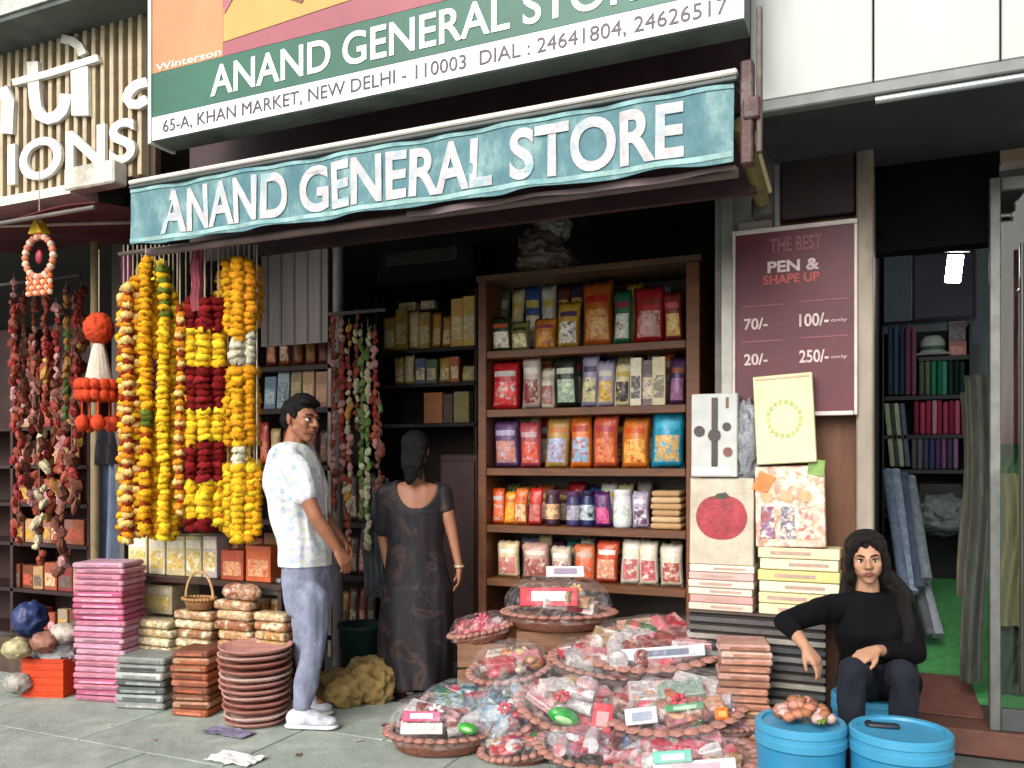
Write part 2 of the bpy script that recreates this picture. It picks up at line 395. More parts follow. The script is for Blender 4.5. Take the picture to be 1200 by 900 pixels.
# ---------------------------------------------------------- main store sign
YG = 3.15
sg = thing('shop_sign', 'large green and white ANAND GENERAL STORE sign board with orange printed top', 'sign', (X(530, YG), YG, 2.937))
ox, oy, oz = sg.location
xl, xr = X(179, YG) - ox, X(872, YG) - ox
MB().span((xl, .004, 0), (xr, .14, 1.15)).out('sign_box', mat('#5f6b66', .6, .2, 5, .15, dirt='#3e4744'), sg)
st0 = Z(185, 137, YG) - oz; gr1 = Z(185, 86, YG) - oz
MB().span((xl, -.004, .004), (xr, .0, st0)).out('white_stripe', mat('#d9dedb', .45, .06, 3, .05, dirt='#c3c9c6'), sg)
MB().span((xl, -.004, st0 + .002), (xr, .0, gr1)).out('green_panel', mat('#265a49', .45, .16, 2, .05, dirt='#356c58'), sg)
MB().span((xl, -.004, gr1 + .002), (X(262, YG) - ox, .0, 1.14)).out('peach_panel', mat('#b87e56', .5, .14, 2, .05), sg)
xp = X(262, YG) - ox + .002
MB().prism([(xp, gr1 + .002), (xr, gr1 + .002), (xr, gr1 + .20), (xp, gr1 + .065)], -.004, 0).out('pink_band', mat('#94505a', .5, .14, 2, .05), sg)
MB().prism([(xp, gr1 + .069), (xr, gr1 + .204), (xr, 1.14), (xp, 1.14)], -.004, 0).out('yellow_panel', mat('#b8924e', .5, .14, 2, .05), sg)
MB().prism([(xp + .01, gr1 + .2), (xp + .22, gr1 + .45), (xp + .6, gr1 + .75), (xp + .05, gr1 + .75), (xp - .02, gr1 + .45)], -.008, -.0042).out('printed_picture', mat('#a8606a', .5, .2, 6, .05), sg)
MB().prism([(xp + .38, gr1 + .19), (xp + .46, gr1 + .15), (xp + .50, gr1 + .21), (xp + .43, gr1 + .36), (xp + .36, gr1 + .42)], -.008, -.0042).out('printed_picture', mat('#7e4a3c', .5, .2, 6, .05), sg)
MB().span((xl - .02, -.012, -.01), (xl + .0, .15, 1.15)).out('edge_strip', mat('#c9cfc6', .5, .1, 5, .05), sg)
wl = mat('#e6efe8', .4, .05, 3, .03)
lettering('letters', 'ANAND GENERAL STORE', wl, sg, X(248, YG) - ox, X(775, YG) - ox, st0 + .035, gr1 - .035, -.004, depth=.004, bold=.014, split=True)
ink = mat('#4a3f4c', .5, .1, 3, 0)
lettering('letters', '65-A, KHAN MARKET, NEW DELHI - 110003  DIAL : 24641804, 24626517', ink, sg, X(192, YG) - ox, X(853, YG) - ox, .024, st0 - .026, -.004, depth=.003, bold=0)
lettering('letters', 'Winterson', wl, sg, X(184, YG) - ox, X(260, YG) - ox, gr1 + .008, gr1 + .042, -.004, depth=.003, bold=.0)

# ---------------------------------------------------------- main awning with printed valance
YA = 3.2
aw = thing('awning', 'retractable blue ANAND GENERAL STORE awning with worn painted valance', 'awning', (X(500, YA), YA, 2.45))
ox, oy, oz = aw.location
xl, xr = X(156, YA) - ox, X(860, YA) - ox
hb, ht = .0, .285
def wav(x, z): return .008 * math.sin(x * 9 + 1) + .006 * math.sin(x * 23 + z * 8) + .010 * noise.noise(Vector((x * 3, 0, z * 6)))
def cloth(u, v):
    x = xl + u * (xr - xl); z = hb + v * (ht - hb)
    if v == 0: z += .006 * math.sin(x * 14) + .004 * noise.noise(Vector((x * 8, 0, 0)))
    return Vector((x, wav(x, z), z))
# painted cloth: teal, sun-bleached patches
m = bpy.data.materials.new('painted_cloth'); m.use_nodes = True; n = m.node_tree.nodes; l = m.node_tree.links; bb = n['Principled BSDF']; bb.inputs['Roughness'].default_value = .75
tc = n.new('ShaderNodeTexCoord'); n1 = n.new('ShaderNodeTexNoise'); n1.inputs['Scale'].default_value = 4.5; n1.inputs['Detail'].default_value = 8; n1.inputs['Roughness'].default_value = .7
mp = n.new('ShaderNodeMapping'); mp.inputs['Scale'].default_value = (1.5, 1, .8); l.new(tc.outputs['Object'], mp.inputs[0]); l.new(mp.outputs[0], n1.inputs['Vector'])
cr = n.new('ShaderNodeValToRGB'); cr.color_ramp.elements[0].position = .3; cr.color_ramp.elements[0].color = lin('#34606c'); cr.color_ramp.elements[1].position = .75; cr.color_ramp.elements[1].color = lin('#8fa8a6')
e = cr.color_ramp.elements.new(.52); e.color = lin('#52787e'); l.new(n1.outputs['Fac'], cr.inputs[0]); l.new(cr.outputs[0], bb.inputs['Base Color'])
n2 = n.new('ShaderNodeTexNoise'); n2.inputs['Scale'].default_value = 14; bp = n.new('ShaderNodeBump'); bp.inputs['Strength'].default_value = .4; bp.inputs['Distance'].default_value = .03
l.new(mp.outputs[0], n2.inputs['Vector']); l.new(n2.outputs['Fac'], bp.inputs['Height']); l.new(bp.outputs[0], bb.inputs['Normal'])
teal = m
MB().sheet(cloth, 160, 10, .004).out('valance', teal, aw, smooth=True)
worn = mat('#bcb6b8', .8, .2, 18, .2, dirt='#84a2a8')
dsp = lambda c: Vector((0, wav(c.x, c.z), 0))
for word, a, b2 in (('ANAND', 190, 337), ('GENERAL', 352, 578), ('STORE', 600, 802)):
    bb2 = .026
    cu0, cu1 = X(a, YA) - ox, X(b2, YA) - ox
    lettering('letters', word, worn, aw, cu0, cu1, hb + .036, ht - .034, -.0085, depth=.0012, bold=bb2, disp=dsp, split=True)
def strip(u, v):
    x = xl + u * (xr - xl); z = hb + .012 + v * .020; return Vector((x, wav(x, z) - .007, z))
MB().sheet(strip, 120, 1, .002).out('hem', mat('#8fb0ac', .75, .3, 8, .2, dirt='#5c8c94'), aw, smooth=True)
def strip(u, v):
    x = xl + u * (xr - xl); z = ht - .018 + v * .017; return Vector((x, wav(x, z) - .007, z))
MB().sheet(strip, 120, 1, .002).out('hem', mat('#7ea4a6', .75, .3, 8, .2, dirt='#4c7c88'), aw, smooth=True)
MB().span((xl - .01, -.02, ht + .003), (xr + .015, .035, ht + .022), bev=.004).out('front_rail', mat('#3d4442', .5, .2, 12, .1), aw)
MB().span((xl - .01, -.026, ht + .024), (xr + .015, .03, ht + .046), bev=.006).out('front_rail_cap', mat('#cfc7bf', .45, .1, 12, .05), aw)
MB().sheet(lambda u, v: Vector((xl + u * (xr - xl), .02 + v * .40, ht + .0 + v * .06 + .006 * math.sin(u * 40) * (1 - v))), 60, 4, .006).out('canopy_cloth', mat('#4e3a3c', .85, .2, 5, .2), aw)
MB().span((xl - .02, .405, -.0), (xr + .02, .44, .70)).out('hood', mat('#3a2226', .6, .3, 4, .15, dirt='#22181b'), aw)
# seen under the valance: lower roller bar and old torn lining strip
MB().cyl((xl, .10, -.012), (xr, .10, -.012), .02, n=14).out('roller_bar', mat('#6c5a58', .5, .2, 10, .1), aw)
MB().sheet(lambda u, v: Vector((X(470, YA) - ox + u * (xr - X(470, YA) + ox), .045 + .01 * math.sin(u * 25), -.003 - v * (.022 + .006 * math.sin(u * 11)))), 60, 2, .003).out('lining', mat('#6e5d60', .8, .2, 9, .2), aw)
# end bracket and folding arm
bx_ = X(868, YA) - ox
MB().span((bx_, -.01, -.02), (bx_ + .045, .05, .36), bev=.006).span((bx_ + .01, -.02, .14), (bx_ + .07, .04, .22), bev=.006).out('end_bracket', mat('#4c3230', .6, .35, 14, .3, dirt='#6c6460'), aw)
MB().span((bx_ + .055, .0, .02), (bx_ + .075, .03, .55), bev=.004).out('side_rail', mat('#5c5048', .6, .3, 14, .2, dirt='#3c2424'), aw)
A = P(868, 145, 3.3) - Vector((ox, oy, oz)); B = P(893, 236, 3.75) - Vector((ox, oy, oz))
MB().cyl(A, B, .035, .03, n=14).out('folding_arm', mat('#6d6038', .45, .25, 12, .15), aw, smooth=True)
MB().cyl(A + Vector((.03, -.03, .02)), B + Vector((.035, -.03, .03)), .011, n=8).out('arm_rod', mat('#cfc09a', .35, .1, 12, .05, metal=.3), aw, smooth=True)
MB().box(B + Vector((0, .03, -.02)), (.09, .07, .09), bev=.01).out('wall_bracket', mat('#34302e', .6, .3, 10, .1), aw)

# ---------------------------------------------------------- right hand fascia of white metal panels
YF = 3.5
fa = thing('fascia', 'white sheet metal fascia of tall panels over the right shop', 'fascia', (X(1040, YF), YF, 2.776))
ox, oy, oz = fa.location
panel_m = mat('#9a9e9a', .4, .05, 1.5, .06, stretch=(6, 1, .6), dirt='#a2a7a2', spec=.5)
for a, b2 in ((879, 1023), (1023.8, 1172), (1172.8, 1330)):
    MB().span((X(a, YF) - ox + .002, rnd.uniform(-.004, 0), 0), (X(b2, YF) - ox - .002, .03, 1.3), bev=.003).out('panel', panel_m, fa)
MB().span((X(879, YF) - ox, -.01, -.05), (X(1330, YF) - ox, .05, -.003), bev=.006).out('lower_trim', mat('#6e736f', .5, .2, 6, .1), fa)
MB().cyl((X(1026, YF) - ox, -.01, -.075), (X(1330, YF) - ox, -.01, -.075), .014).out('pipe', mat('#aab0b0', .35, .1, 6, .05, metal=.7), fa, smooth=True)
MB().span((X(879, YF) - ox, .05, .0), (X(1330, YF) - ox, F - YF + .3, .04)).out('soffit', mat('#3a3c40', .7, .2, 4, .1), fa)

# ---------------------------------------------------------- facade between the two shops
pil = struct(MB().span((X(838, F), F, 0), (X(916, F), F + .28, 3.15)).out('wall', mat('#77726c', .8, .2, 4, .3, dirt='#57524c')))
MB().span((X(846, F), F - .03, .0), (X(860, F), F - .002, 2.95), bev=.004).out('metal_frame', mat('#8e8d86', .4, .15, 8, .1, metal=.4), pil)
MB().span((X(908, F), F - .03, 1.6), (X(915, F), F - .002, 2.86), bev=.004).out('metal_frame', mat('#9a9798', .4, .15, 8, .1, metal=.3), pil)
MB().span((X(866, F), F - .02, 2.38), (X(906, F), F - .001, 2.52), bev=.004).out('plaster_patch', mat('#8d8782', .8, .1, 8, .1), pil)
wall('wall', (X(916, F) + .001, F + .01, 0), (X(1003, F), F + .28, 3.15), mat('#63422f', .75, .28, 3, .3, dirt='#4a2c22', stretch=(3, 1, .6)))
post = struct(MB().span((X(1004, F), F - .06, 0), (X(1024, F), F + .28, 3.0), bev=.008).out('pillar', mat('#94897c', .7, .2, 5, .3, dirt='#6d5f56', stretch=(1, 1, .4))))
sb_ = tag(MB().span((X(917, F), F - .05, 2.50), (X(1002, F), F + .008, 3.05), bev=.006).out('upper_wall_shade', mat('#2a2022', .7, .3, 5, .2, dirt='#3c2a24')), 'upper wall coloured dark brown as painted shade above the maroon price board', 'wall shade')  # upper wall portion as a dark box; its colour stands in for shade
# menu board
YM = F - .08
mb_ = thing('menu_board', 'maroon price board with white frame and white and red lettering on wall', 'sign', (X(932, YM), YM, 1.58))
ox, oy, oz = mb_.location
x0, x1 = X(862, YM) - ox, X(1001, YM) - ox; zt = .86
MB().span((x0, 0, 0), (x1, .03, zt)).out('board', mat('#57202b', .5, .15, 4, .08, dirt='#481a26'), mb_)
fm = mat('#c2b6b0', .45, .15, 8, .1)
MB().span((x0 - .0, -.012, zt), (x1 + .014, .035, zt + .022), bev=.003).out('frame', fm, mb_)
MB().span((x1, -.012, -.02), (x1 + .014, .035, zt - .002), bev=.003).out('frame', fm, mb_)
MB().span((x0 - .014, -.012, -.02), (x0, .035, zt + .022), bev=.003).out('frame', fm, mb_)
MB().span((x0, -.012, -.02), (x1 - .002, .035, 0), bev=.003).out('frame', fm, mb_)
lw = mat('#c9b6b4', .6, .2, 30, 0); lr = mat('#b0504c', .6, .2, 30, 0); ld = mat('#8a5058', .6, .2, 30, 0)
lettering('letters', 'THE BEST', ld, mb_, x0 + .16, x1 - .14, .76, .83, 0, .003, .02)
lettering('letters', 'PEN &', lw, mb_, x0 + .15, x1 - .15, .665, .72, 0, .003, .03)
lettering('letters', 'SHAPE UP', lr, mb_, x0 + .13, x1 - .15, .61, .655, 0, .003, .03)
for i, (s1, s2) in enumerate((('70/-', '100/-'), ('20/-', '250/-'))):
    zz = .40 - i * .17
    lettering('letters', s1, lw, mb_, x0 + .04, x0 + .15, zz, zz + .055, 0, .003, .02)
    lettering('letters', 'only', ld, mb_, x0 + .16, x0 + .22, zz + .01, zz + .03, 0, .003, 0, split=False)['kind'] = 'stuff'
    lettering('letters', s2, lw, mb_, x1 - .24, x1 - .11, zz, zz + .06, 0, .003, .02)
    lettering('letters', 'only', lw, mb_, x1 - .10, x1 - .03, zz + .01, zz + .03, 0, .003, 0, split=False)['kind'] = 'stuff'
    MB().span((x0 + .03, -.003, zz + .11), (x0 + .22, 0, zz + .116)).out('ruled_line', ld, mb_)
    MB().span((x1 - .24, -.003, zz + .115), (x1 - .03, 0, zz + .121)).out('ruled_line', ld, mb_)

# ============================================================ MAIN STORE INTERIOR
YR = 4.62                                   # front of the wooden rack
RX0, RX1 = X(560, YR), X(820, YR); ZTOP = 2.436
rack = thing('display_rack', 'tall brown wooden display rack with five shelves of packets', 'shelf', ((RX0 + RX1) / 2, YR, 0))
ox = rack.location.x; wd = wood('#5c341a'); wd2 = wood('#6b3d1e')
pw = .055
MB().span((RX0 - ox, 0, 0), (RX0 - ox + pw, .42, ZTOP - .002), bev=.004).out('side_panel', wd, rack)
MB().span((RX1 - ox - .075, 0, 0), (RX1 - ox, .42, ZTOP - .002), bev=.004).out('side_panel', wd2, rack)
MB().span((RX0 - ox - .01, -.005, ZTOP), (RX1 - ox + .01, .425, ZTOP + .035), bev=.004).out('top_board', wood('#5a4230'), rack)
MB().span((RX0 - ox + pw, .40, .3), (RX1 - ox - .075, .415, ZTOP - .01)).out('back_panel', wood('#2e211b'), rack)
SH = {'top': 2.013, 'second': 1.662, 'third': 1.312, 'fourth': .972, 'lowest': .652}
for k, zz in SH.items():
    MB().span((RX0 - ox + pw + .002, .003, zz - .045), (RX1 - ox - .077, .397, zz), bev=.003).out('shelf', wood('#5e371c'), rack)
MB().span((RX0 - ox + pw + .002, .02, .0), (RX1 - ox - .077, .39, .30), bev=.003).out('plinth', wd, rack)

def pouch(x0, x1, h, y, z, c1, c2, c3, label, kind='packet', tilt=0, rz=0, dep=None, parent=None, grp=None):
    """a filled packet: crimped flat top, bulging belly; printed panel on its front"""
    w_ = abs(x1 - x0) * .96; d = dep or min(w_ * .55, .12)
    B = MB(); nu, nv = 8, 9
    body = mat(c1, .33, .22, 16, .35, spec=.5); front = soft(c2, c2, c3, 34)
    boxy = kind in ('box', 'carton', 'book')
    if boxy:
        B.box((0, d / 2, h / 2), (w_, d, h), bev=.003)
        B.mt(1).span((-w_ * .40, -.0015, h * .15), (w_ * .40, .0, h * .62))
        B.mt(2).span((-w_ * .44, -.0015, h * .70), (w_ * .44, .0, h * .90))
    elif kind in ('jar', 'bottle', 'tin'):
        r = w_ / 2; M = Matrix.Translation((0, r, 0)); nk = .55 if kind == 'bottle' else .9
        B.lathe([(r * .85, 0), (r * .98, .01), (r, h * .12), (r, h * .66), (r * .93, h * .76), (r * nk, h * .84)], 16, M)
        B.mt(1).lathe([(r * 1.01, h * .18), (r * 1.012, h * .2), (r * 1.012, h * .58), (r * 1.01, h * .6)], 16, M)
        B.mt(2).lathe([(r * nk * .96, h * .835), (r * nk * 1.05, h * .85), (r * nk * 1.05, h * .985), (r * nk * .8, h)], 14, M)
    else:
        ph = rnd.uniform(0, 6)
        for sgn in (-1, 1):
            t = bmesh.new(); g = []
            for j in range(nv + 1):
                v = j / nv; row = []
                for i in range(nu + 1):
                    u = i / nu * 2 - 1
                    bulge = (1 - abs(u) ** 2.6) * (math.sin(math.pi * min(1, v * 1.02)) ** .45 if v < .93 else .12 * (1 - v) / .07)
                    bulge = max(0, bulge) * (1 + .12 * math.sin(u * 4 + ph + v * 5))
                    xx_ = u * w_ / 2 * (1 - .06 * math.sin(math.pi * v)) + (.01 * math.sin(ph + v * 3)) * v
                    row.append(t.verts.new((xx_, d * .5 + sgn * (d * .48 * bulge + .002), h * v * (1 - .02 * math.cos(u * 9 + ph) * (v > .9)))))
                g.append(row)
            for j in range(nv):
                for i in range(nu):
                    f = t.faces.new((g[j][i], g[j][i+1], g[j+1][i+1], g[j+1][i]) if sgn < 0 else (g[j][i], g[j+1][i], g[j+1][i+1], g[j][i+1]))
            fl = list(t.faces); me = bpy.data.meshes.new('t')
            for idx, f in enumerate(fl):
                j, i = divmod(idx, nu)
                f.material_index = (1 if 1 <= j <= 4 and 1 <= i <= 6 else 2 if j in (6,) and 1 <= i <= 6 else 0) if sgn < 0 else 0
                f.smooth = True
            t.to_mesh(me); t.free(); B.bm.from_mesh(me); bpy.data.meshes.remove(me)
    mats_ = [body, front, mat(c3, .4, .2, 30, .1)]
    o = B.out({'jar': 'jar', 'bottle': 'bottle', 'box': 'box', 'carton': 'box', 'book': 'book', 'tin': 'tin'}.get(kind, 'packet'), mats_, parent, smooth=(kind in ('jar', 'bottle', 'tin')))
    if kind == 'packet':
        bm_ = bmesh.new(); bm_.from_mesh(o.data); bmesh.ops.remove_doubles(bm_, verts=bm_.verts, dist=.0045); bm_.to_mesh(o.data); bm_.free()
    o.location = ((x0 + x1) / 2, y, z); o.rotation_euler = (R(-tilt), 0, rz)
    if label: tag(o, label, {'tin': 'tin', 'jar': 'jar', 'bottle': 'bottle', 'box': 'box', 'carton': 'box', 'book': 'book'}.get(kind, 'packet'), grp)
    return o
W_, K_ = '#cfc6bc', '#1d1a1c'
rows = {
 'top': [
  (575, 598, 372, '#28301f', '#c9c3b4', '#a34c2c', 'packet', 'dark packet with small white and rust print at left end'),
  (599, 620, 378, '#6d6c38', '#c8bd92', '#23281b', 'packet', 'olive packet with pale lower print beside the amber one'),
  (623, 649, 373, '#b9782a', '#c98a35', '#8a3550', 'packet', 'plain amber packet standing in front row'),
  (652, 677, 355, '#b08a2c', '#cfc4b8', '#4c3050', 'packet', 'mustard packet with whitish purple patch'),
  (679, 715, 330, '#a4541c', '#b88a45', '#a01c18', 'packet', 'tall burnt orange packet with red top'),
  (718, 738, 342, '#1f5c46', '#b9bdb0', '#7b2a2c', 'packet', 'dark green packet with silvery mark'),
  (741, 777, 338, '#9e1a22', '#b98a86', '#7d2b20', 'packet', 'large bright red packet with pinkish centre'),
  (779, 799, 345, '#7a2e1e', '#c3a254', '#b8505e', 'packet', 'small brown and yellow packet at right end')],
 'second': [
  (574, 607, 424, '#a81f24', '#c22f33', '#b9b2b0', 'packet', 'wide bright red packet with white foot at left end'),
  (611, 632, 420, '#a89a90', '#7e2e2c', '#c4bdb0', 'packet', 'grey white packet with dark red print'),
  (632, 648, 432, '#c3bda8', '#8e5048', '#a39a88', 'packet', 'slim off-white packet beside the black one'),
  (650, 676, 421, '#171c18', '#8fa48a', '#b4c0ac', 'packet', 'black packet with pale green square print'),
  (679, 698, 418, '#8c86a4', '#c9c08e', '#3c3450', 'packet', 'lavender packet with cream lower half'),
  (698, 718, 425, '#9a92a6', '#c79a3c', '#c9c2b0', 'packet', 'grey lilac packet with amber patch'),
  (720, 738, 426, '#cbbf9a', '#3a2c38', '#b9a04c', 'packet', 'cream packet with black picture window'),
  (740, 751, 422, '#c9bfa8', '#2d2126', '#c9bfa8', 'box', 'narrow cream carton with black stripe'),
  (753, 764, 424, '#46222a', '#b3a58c', '#46222a', 'box', 'narrow dark maroon carton'),
  (766, 779, 421, '#bdb08a', '#60543a', '#bdb08a', 'box', 'narrow tan carton beside the maroon one'),
  (783, 801, 420, '#40284a', '#8a5c86', '#8a4a38', 'packet', 'dark purple packet at right end')],
 'third': [
  (576, 606, 494, '#5b3b66', '#b57a6a', '#a295b0', 'packet', 'purple packet with peach lower picture at left end'),
  (609, 633, 497, '#9a3f44', '#c24a30', '#b59298', 'packet', 'brick red packet with pink upper band'),
  (636, 663, 489, '#a98648', '#9aa4c4', '#b0652c', 'packet', 'khaki gold packet with blue white picture'),
  (665, 690, 487, '#cf6a22', '#86a7c0', '#a02c16', 'packet', 'vivid orange packet with pale blue picture'),
  (694, 723, 488, '#b55030', '#d0774c', '#a2323a', 'packet', 'rusty orange packet with red top band'),
  (726, 758, 490, '#c9702c', '#d9a24c', '#c44a16', 'packet', 'orange packet with yellow lower picture'),
  (761, 799, 482, '#2493b4', '#c9a468', '#3aa6c4', 'packet', 'large cyan blue packet with sandy picture at right end')],
 'fourth': [
  (575, 589, 574, '#c24a1a', '#c9582a', '#a8a09c', 'packet', 'deep orange pouch at left end'),
  (590, 602, 578, '#d98a1c', '#e0a03a', '#b85a1c', 'packet', 'yellow orange pouch second from left end'),
  (603, 617, 574, '#c86a34', '#c9b48c', '#d0552c', 'packet', 'orange pouch with beige patch'),
  (619, 634, 574, '#b02c28', '#b56a64', '#c04440', 'packet', 'bright red pouch before the dark jar'),
  (637, 652, 576, '#3a2230', '#c9a276', '#5a3c48', 'jar', 'dark jar with tan label'),
  (662, 676, 578, '#3a3560', '#9c98a4', '#54345c', 'jar', 'indigo jar with grey label'),
  (678, 694, 577, '#1c2450', '#a3aeb2', '#241c3c', 'jar', 'navy blue jar with pale grey label'),
  (697, 715, 578, '#4a1c54', '#c04c7c', '#5a2a60', 'packet', 'violet pouch with magenta lower patch'),
  (718, 738, 576, '#cdcfd4', '#c3c8be', '#dadcdf', 'jar', 'white plastic jar with white lid'),
  (741, 759, 578, '#a094a8', '#5c3a50', '#cac4d2', 'packet', 'mauve white pouch with dark print')],
 'lowest': [
  (580, 606, 636, '#c9b48f', '#b5706a', '#d3cdbd', 'packet', 'cream packet with pink lower print at left end'),
  (611, 642, 638, '#a88378', '#93504a', '#c9b7aa', 'packet', 'dusty pink packet with dark red mark'),
  (645, 668, 642, '#b7a798', '#8c6a5c', '#cfc9c0', 'packet', 'beige grey packet behind the tall hamper'),
  (671, 695, 640, '#b5643c', '#c2502c', '#a88c7c', 'packet', 'terracotta packet in middle'),
  (696, 722, 636, '#b84a30', '#c78a6c', '#cfc6bd', 'packet', 'orange red packet with pale shoulder'),
  (727, 748, 634, '#cfc5b6', '#b4646c', '#cfc9a8', 'packet', 'cream packet with rose print'),
  (749, 770, 636, '#c9bfae', '#a8505a', '#d3cdb2', 'packet', 'off-white packet with crimson print'),
  (773, 799, 640, '#c5bcab', '#a05048', '#cfc9b8', 'packet', 'pale beige packet with small red flag print at right end')]}
for k, lst in rows.items():
    for (a, b2, top, c1, c2, c3, kind, desc) in lst:
        x0, x1 = X(a, YR + .06) - .007, X(b2, YR + .06) + .007
        h = (Z((a + b2) / 2, top, YR + .06) - SH[k]) * 1.05
        pouch(x0, x1, h, YR + .05 + rnd.uniform(-.015, .02), SH[k] + .001, c1, c2, c3, desc + ', %s rack shelf' % k, kind, tilt=rnd.uniform(0, 5), rz=rnd.uniform(-.08, .08))
# second row behind on the rack
BK = [('#c2a23c', 'yellow'), ('#a8742c', 'amber'), ('#8e1c20', 'crimson'), ('#4e5a2c', 'moss green'), ('#c6c4ba', 'silver'), ('#2a6c70', 'teal'), ('#5a2844', 'plum'), ('#c2b48a', 'straw coloured'), ('#34508c', 'blue'), ('#b8602c', 'orange'), ('#8c8484', 'ash grey'), ('#d3c89a', 'buttery'), ('#6a3430', 'oxblood'), ('#7c8ca8', 'pale blue'), ('#3c3048', 'ink purple')]
for k, base_y in (('top', 335), ('second', 413), ('third', 487), ('fourth', 566), ('lowest', 630)):
    pal = BK[:]; rnd.shuffle(pal); px = 577
    while px < (758 if k == 'fourth' else 796):
        wpx = rnd.uniform(15, 22); b2 = min(px + wpx, 800); c, nm = pal.pop()
        pouch(X(px, YR + .24), X(b2, YR + .24), Z((px + b2) / 2, base_y + rnd.uniform(-4, 5), YR + .24) - SH[k], YR + .20 + rnd.uniform(0, .03), SH[k] + .001, c, rnd.choice(['#c9bca0', '#d8d0c0', c]), rnd.choice(['#9a948c', '#c9b060', '#a84030']), nm + ' packet in the back row of the %s rack shelf' % k, 'packet', tilt=2, dep=.07)
        px = b2 - .5
# folded cloth pile at the right of the fourth shelf
for i in range(6):
    x0, x1 = X(761, YR + .04), X(800, YR + .04)
    o = MB().box((0, .1, .0), (x1 - x0 - .01 - .008 * (i % 3), .2, .034), bev=.014, seg=2).out('folded_cloth', mat(['#b08c62', '#bda07a', '#a88660'][i % 3], .9, .12, 14, .3), smooth=True, loc=((x0 + x1) / 2, YR + .03, SH['fourth'] + .019 + i * .036))
    tag(o, ordl(i, 7) + 'tan folded cloth in the pile at right end of fourth rack shelf', 'cloth', 'tan cloths folded on the rack')

# wrapped bundle on top of the rack
bd = thing('wrapped_bundle', 'grey brown bundle in crumpled plastic standing on top of rack', 'bundle', (X(640, YR + .2), YR + .2, ZTOP + .036))
bm_m = [mat('#6a5a50', .5, .3, 18, .5), film('#b8b0aa', .5)]
for k, (dx, dz, r) in enumerate(((0, .08, .15), (-.03, .2, .12), (.04, .3, .10), (.06, .4, .07))):
    MB().lump((dx, 0, dz), (r, r * .8, .09), 4, .3, 2.6).out('wrapped_piece', mat(['#7a6a60', '#5c4a44', '#85807a', '#6f6a66'][k], .35, .35, 22, .5), bd, smooth=True)

# back part of the shop, seen between the woman and the rack
ZB = {'upper': Z(500, 408, 5.5), 'middle': Z(500, 449, 5.5), 'lower': Z(500, 496, 5.5)}
br = thing('wall_shelf', 'dark steel shelves at the back of the store loaded with yellow packets', 'shelf', (X(505, 5.5), 5.5, 0))
bx = br.location.x; dm = mat('#231c19', .6, .3, 8, .1)
for k, zz in ZB.items(): MB().span((X(440, 5.5) - bx, 0, zz - .03), (X(559, 5.5) - bx, .35, zz), bev=.003).out('shelf', dm, br)
for px in (440, 556): MB().span((X(px, 5.5) - bx, .0, 0), (X(px + 3, 5.5) - bx, .34, 2.6)).out('upright', dm, br)
MB().span((X(440, 5.5) - bx, .36, .3), (X(559, 5.5) - bx, .38, 2.55)).out('back_panel', mat('#2a211d', .8, .3, 5, .1), br)
items = {'upper': [(446, 462, 370, '#b8984c', 'dull gold'), (464, 476, 362, '#c29a44', 'golden'), (478, 490, 364, '#d6c294', 'pale cream'), (492, 503, 366, '#c09a50', 'brass coloured'), (505, 515, 366, '#c9953a', 'honey'), (517, 527, 370, '#b8843c', 'caramel'), (529, 542, 350, '#dba62c', 'bright yellow'), (543, 556, 347, '#e0b83a', 'lemon')],
         'middle': [(461, 472, 418, '#b59a5c', 'sand'), (473, 484, 416, '#d9c796', 'ivory'), (487, 498, 420, '#5a6a84', 'slate blue'), (500, 511, 421, '#6a7c64', 'grey green'), (513, 526, 418, '#b58c34', 'ochre'), (528, 537, 418, '#b5602c', 'orange'), (540, 556, 428, '#b0a070', 'khaki')],
         'lower': [(497, 518, 460, '#a8642c', 'copper brown'), (520, 530, 462, '#4a3424', 'dark brown'), (532, 549, 459, '#8a7c4c', 'olive gold')]}
for k, lst in items.items():
    for (a, b2, top, c, nm) in lst:
        x0, x1 = X(a, 5.53) - .006, X(b2, 5.53) + .006
        pouch(x0, x1, Z((a + b2) / 2, top, 5.53) - ZB[k], 5.53, ZB[k] + .001, c, '#d8c698' if k != 'lower' else c, c, nm + ' packet on the %s shelf at the back of the store' % k, 'box' if rnd.random() < .5 else 'packet')
for i, (a, b2) in enumerate(((470, 490), (496, 512))):
    pouch(X(a, 5.6), X(b2, 5.6), .06, 5.56, Z(480, 364, 5.53) + .01, '#cfc0a0', '#a88c5c', '#cfc0a0', ['pale flat box lying across golden packets in the store', 'cream flat box lying above the honey packet in the store'][i], 'box')
cab = thing('cabinet', 'dark brown cabinet standing behind the woman in the saree', 'cabinet', (X(535, 5.15), 5.15, 0))
cx = cab.location.x
MB().span((X(515, 5.15) - cx, 0, 0), (X(560, 5.15) - cx, .3, Z(540, 532, 5.15)), bev=.01).out('body', mat('#3c2a2c', .5, .2, 6, .1), cab)
MB().span((X(518, 5.15) - cx, -.015, .1), (X(557, 5.15) - cx, -.001, Z(540, 540, 5.15)), bev=.005).out('door', mat('#44302f', .45, .2, 6, .1), cab)
ac = thing('air_conditioner', 'dark grey wall air conditioner with pale grille high inside the store', 'air conditioner', (X(495, 6.4), 6.4, Z(495, 330, 6.4)))
cx = ac.location.x; cz = ac.location.z
MB().span((X(440, 6.4) - cx, 0, 0), (X(555, 6.4) - cx, .25, .42), bev=.02).out('body', mat('#35322f', .5, .2, 6, .05), ac)
MB().span((X(453, 6.4) - cx, -.012, .16), (X(536, 6.4) - cx, -.001, .27), bev=.004).out('grille', mat('#77756f', .5, .2, 6, .05), ac)
for i in range(4): MB().span((X(455, 6.4) - cx, -.022, .172 + i * .025), (X(534, 6.4) - cx, -.013, .180 + i * .025)).out('slat', mat('#54524e', .5), ac)

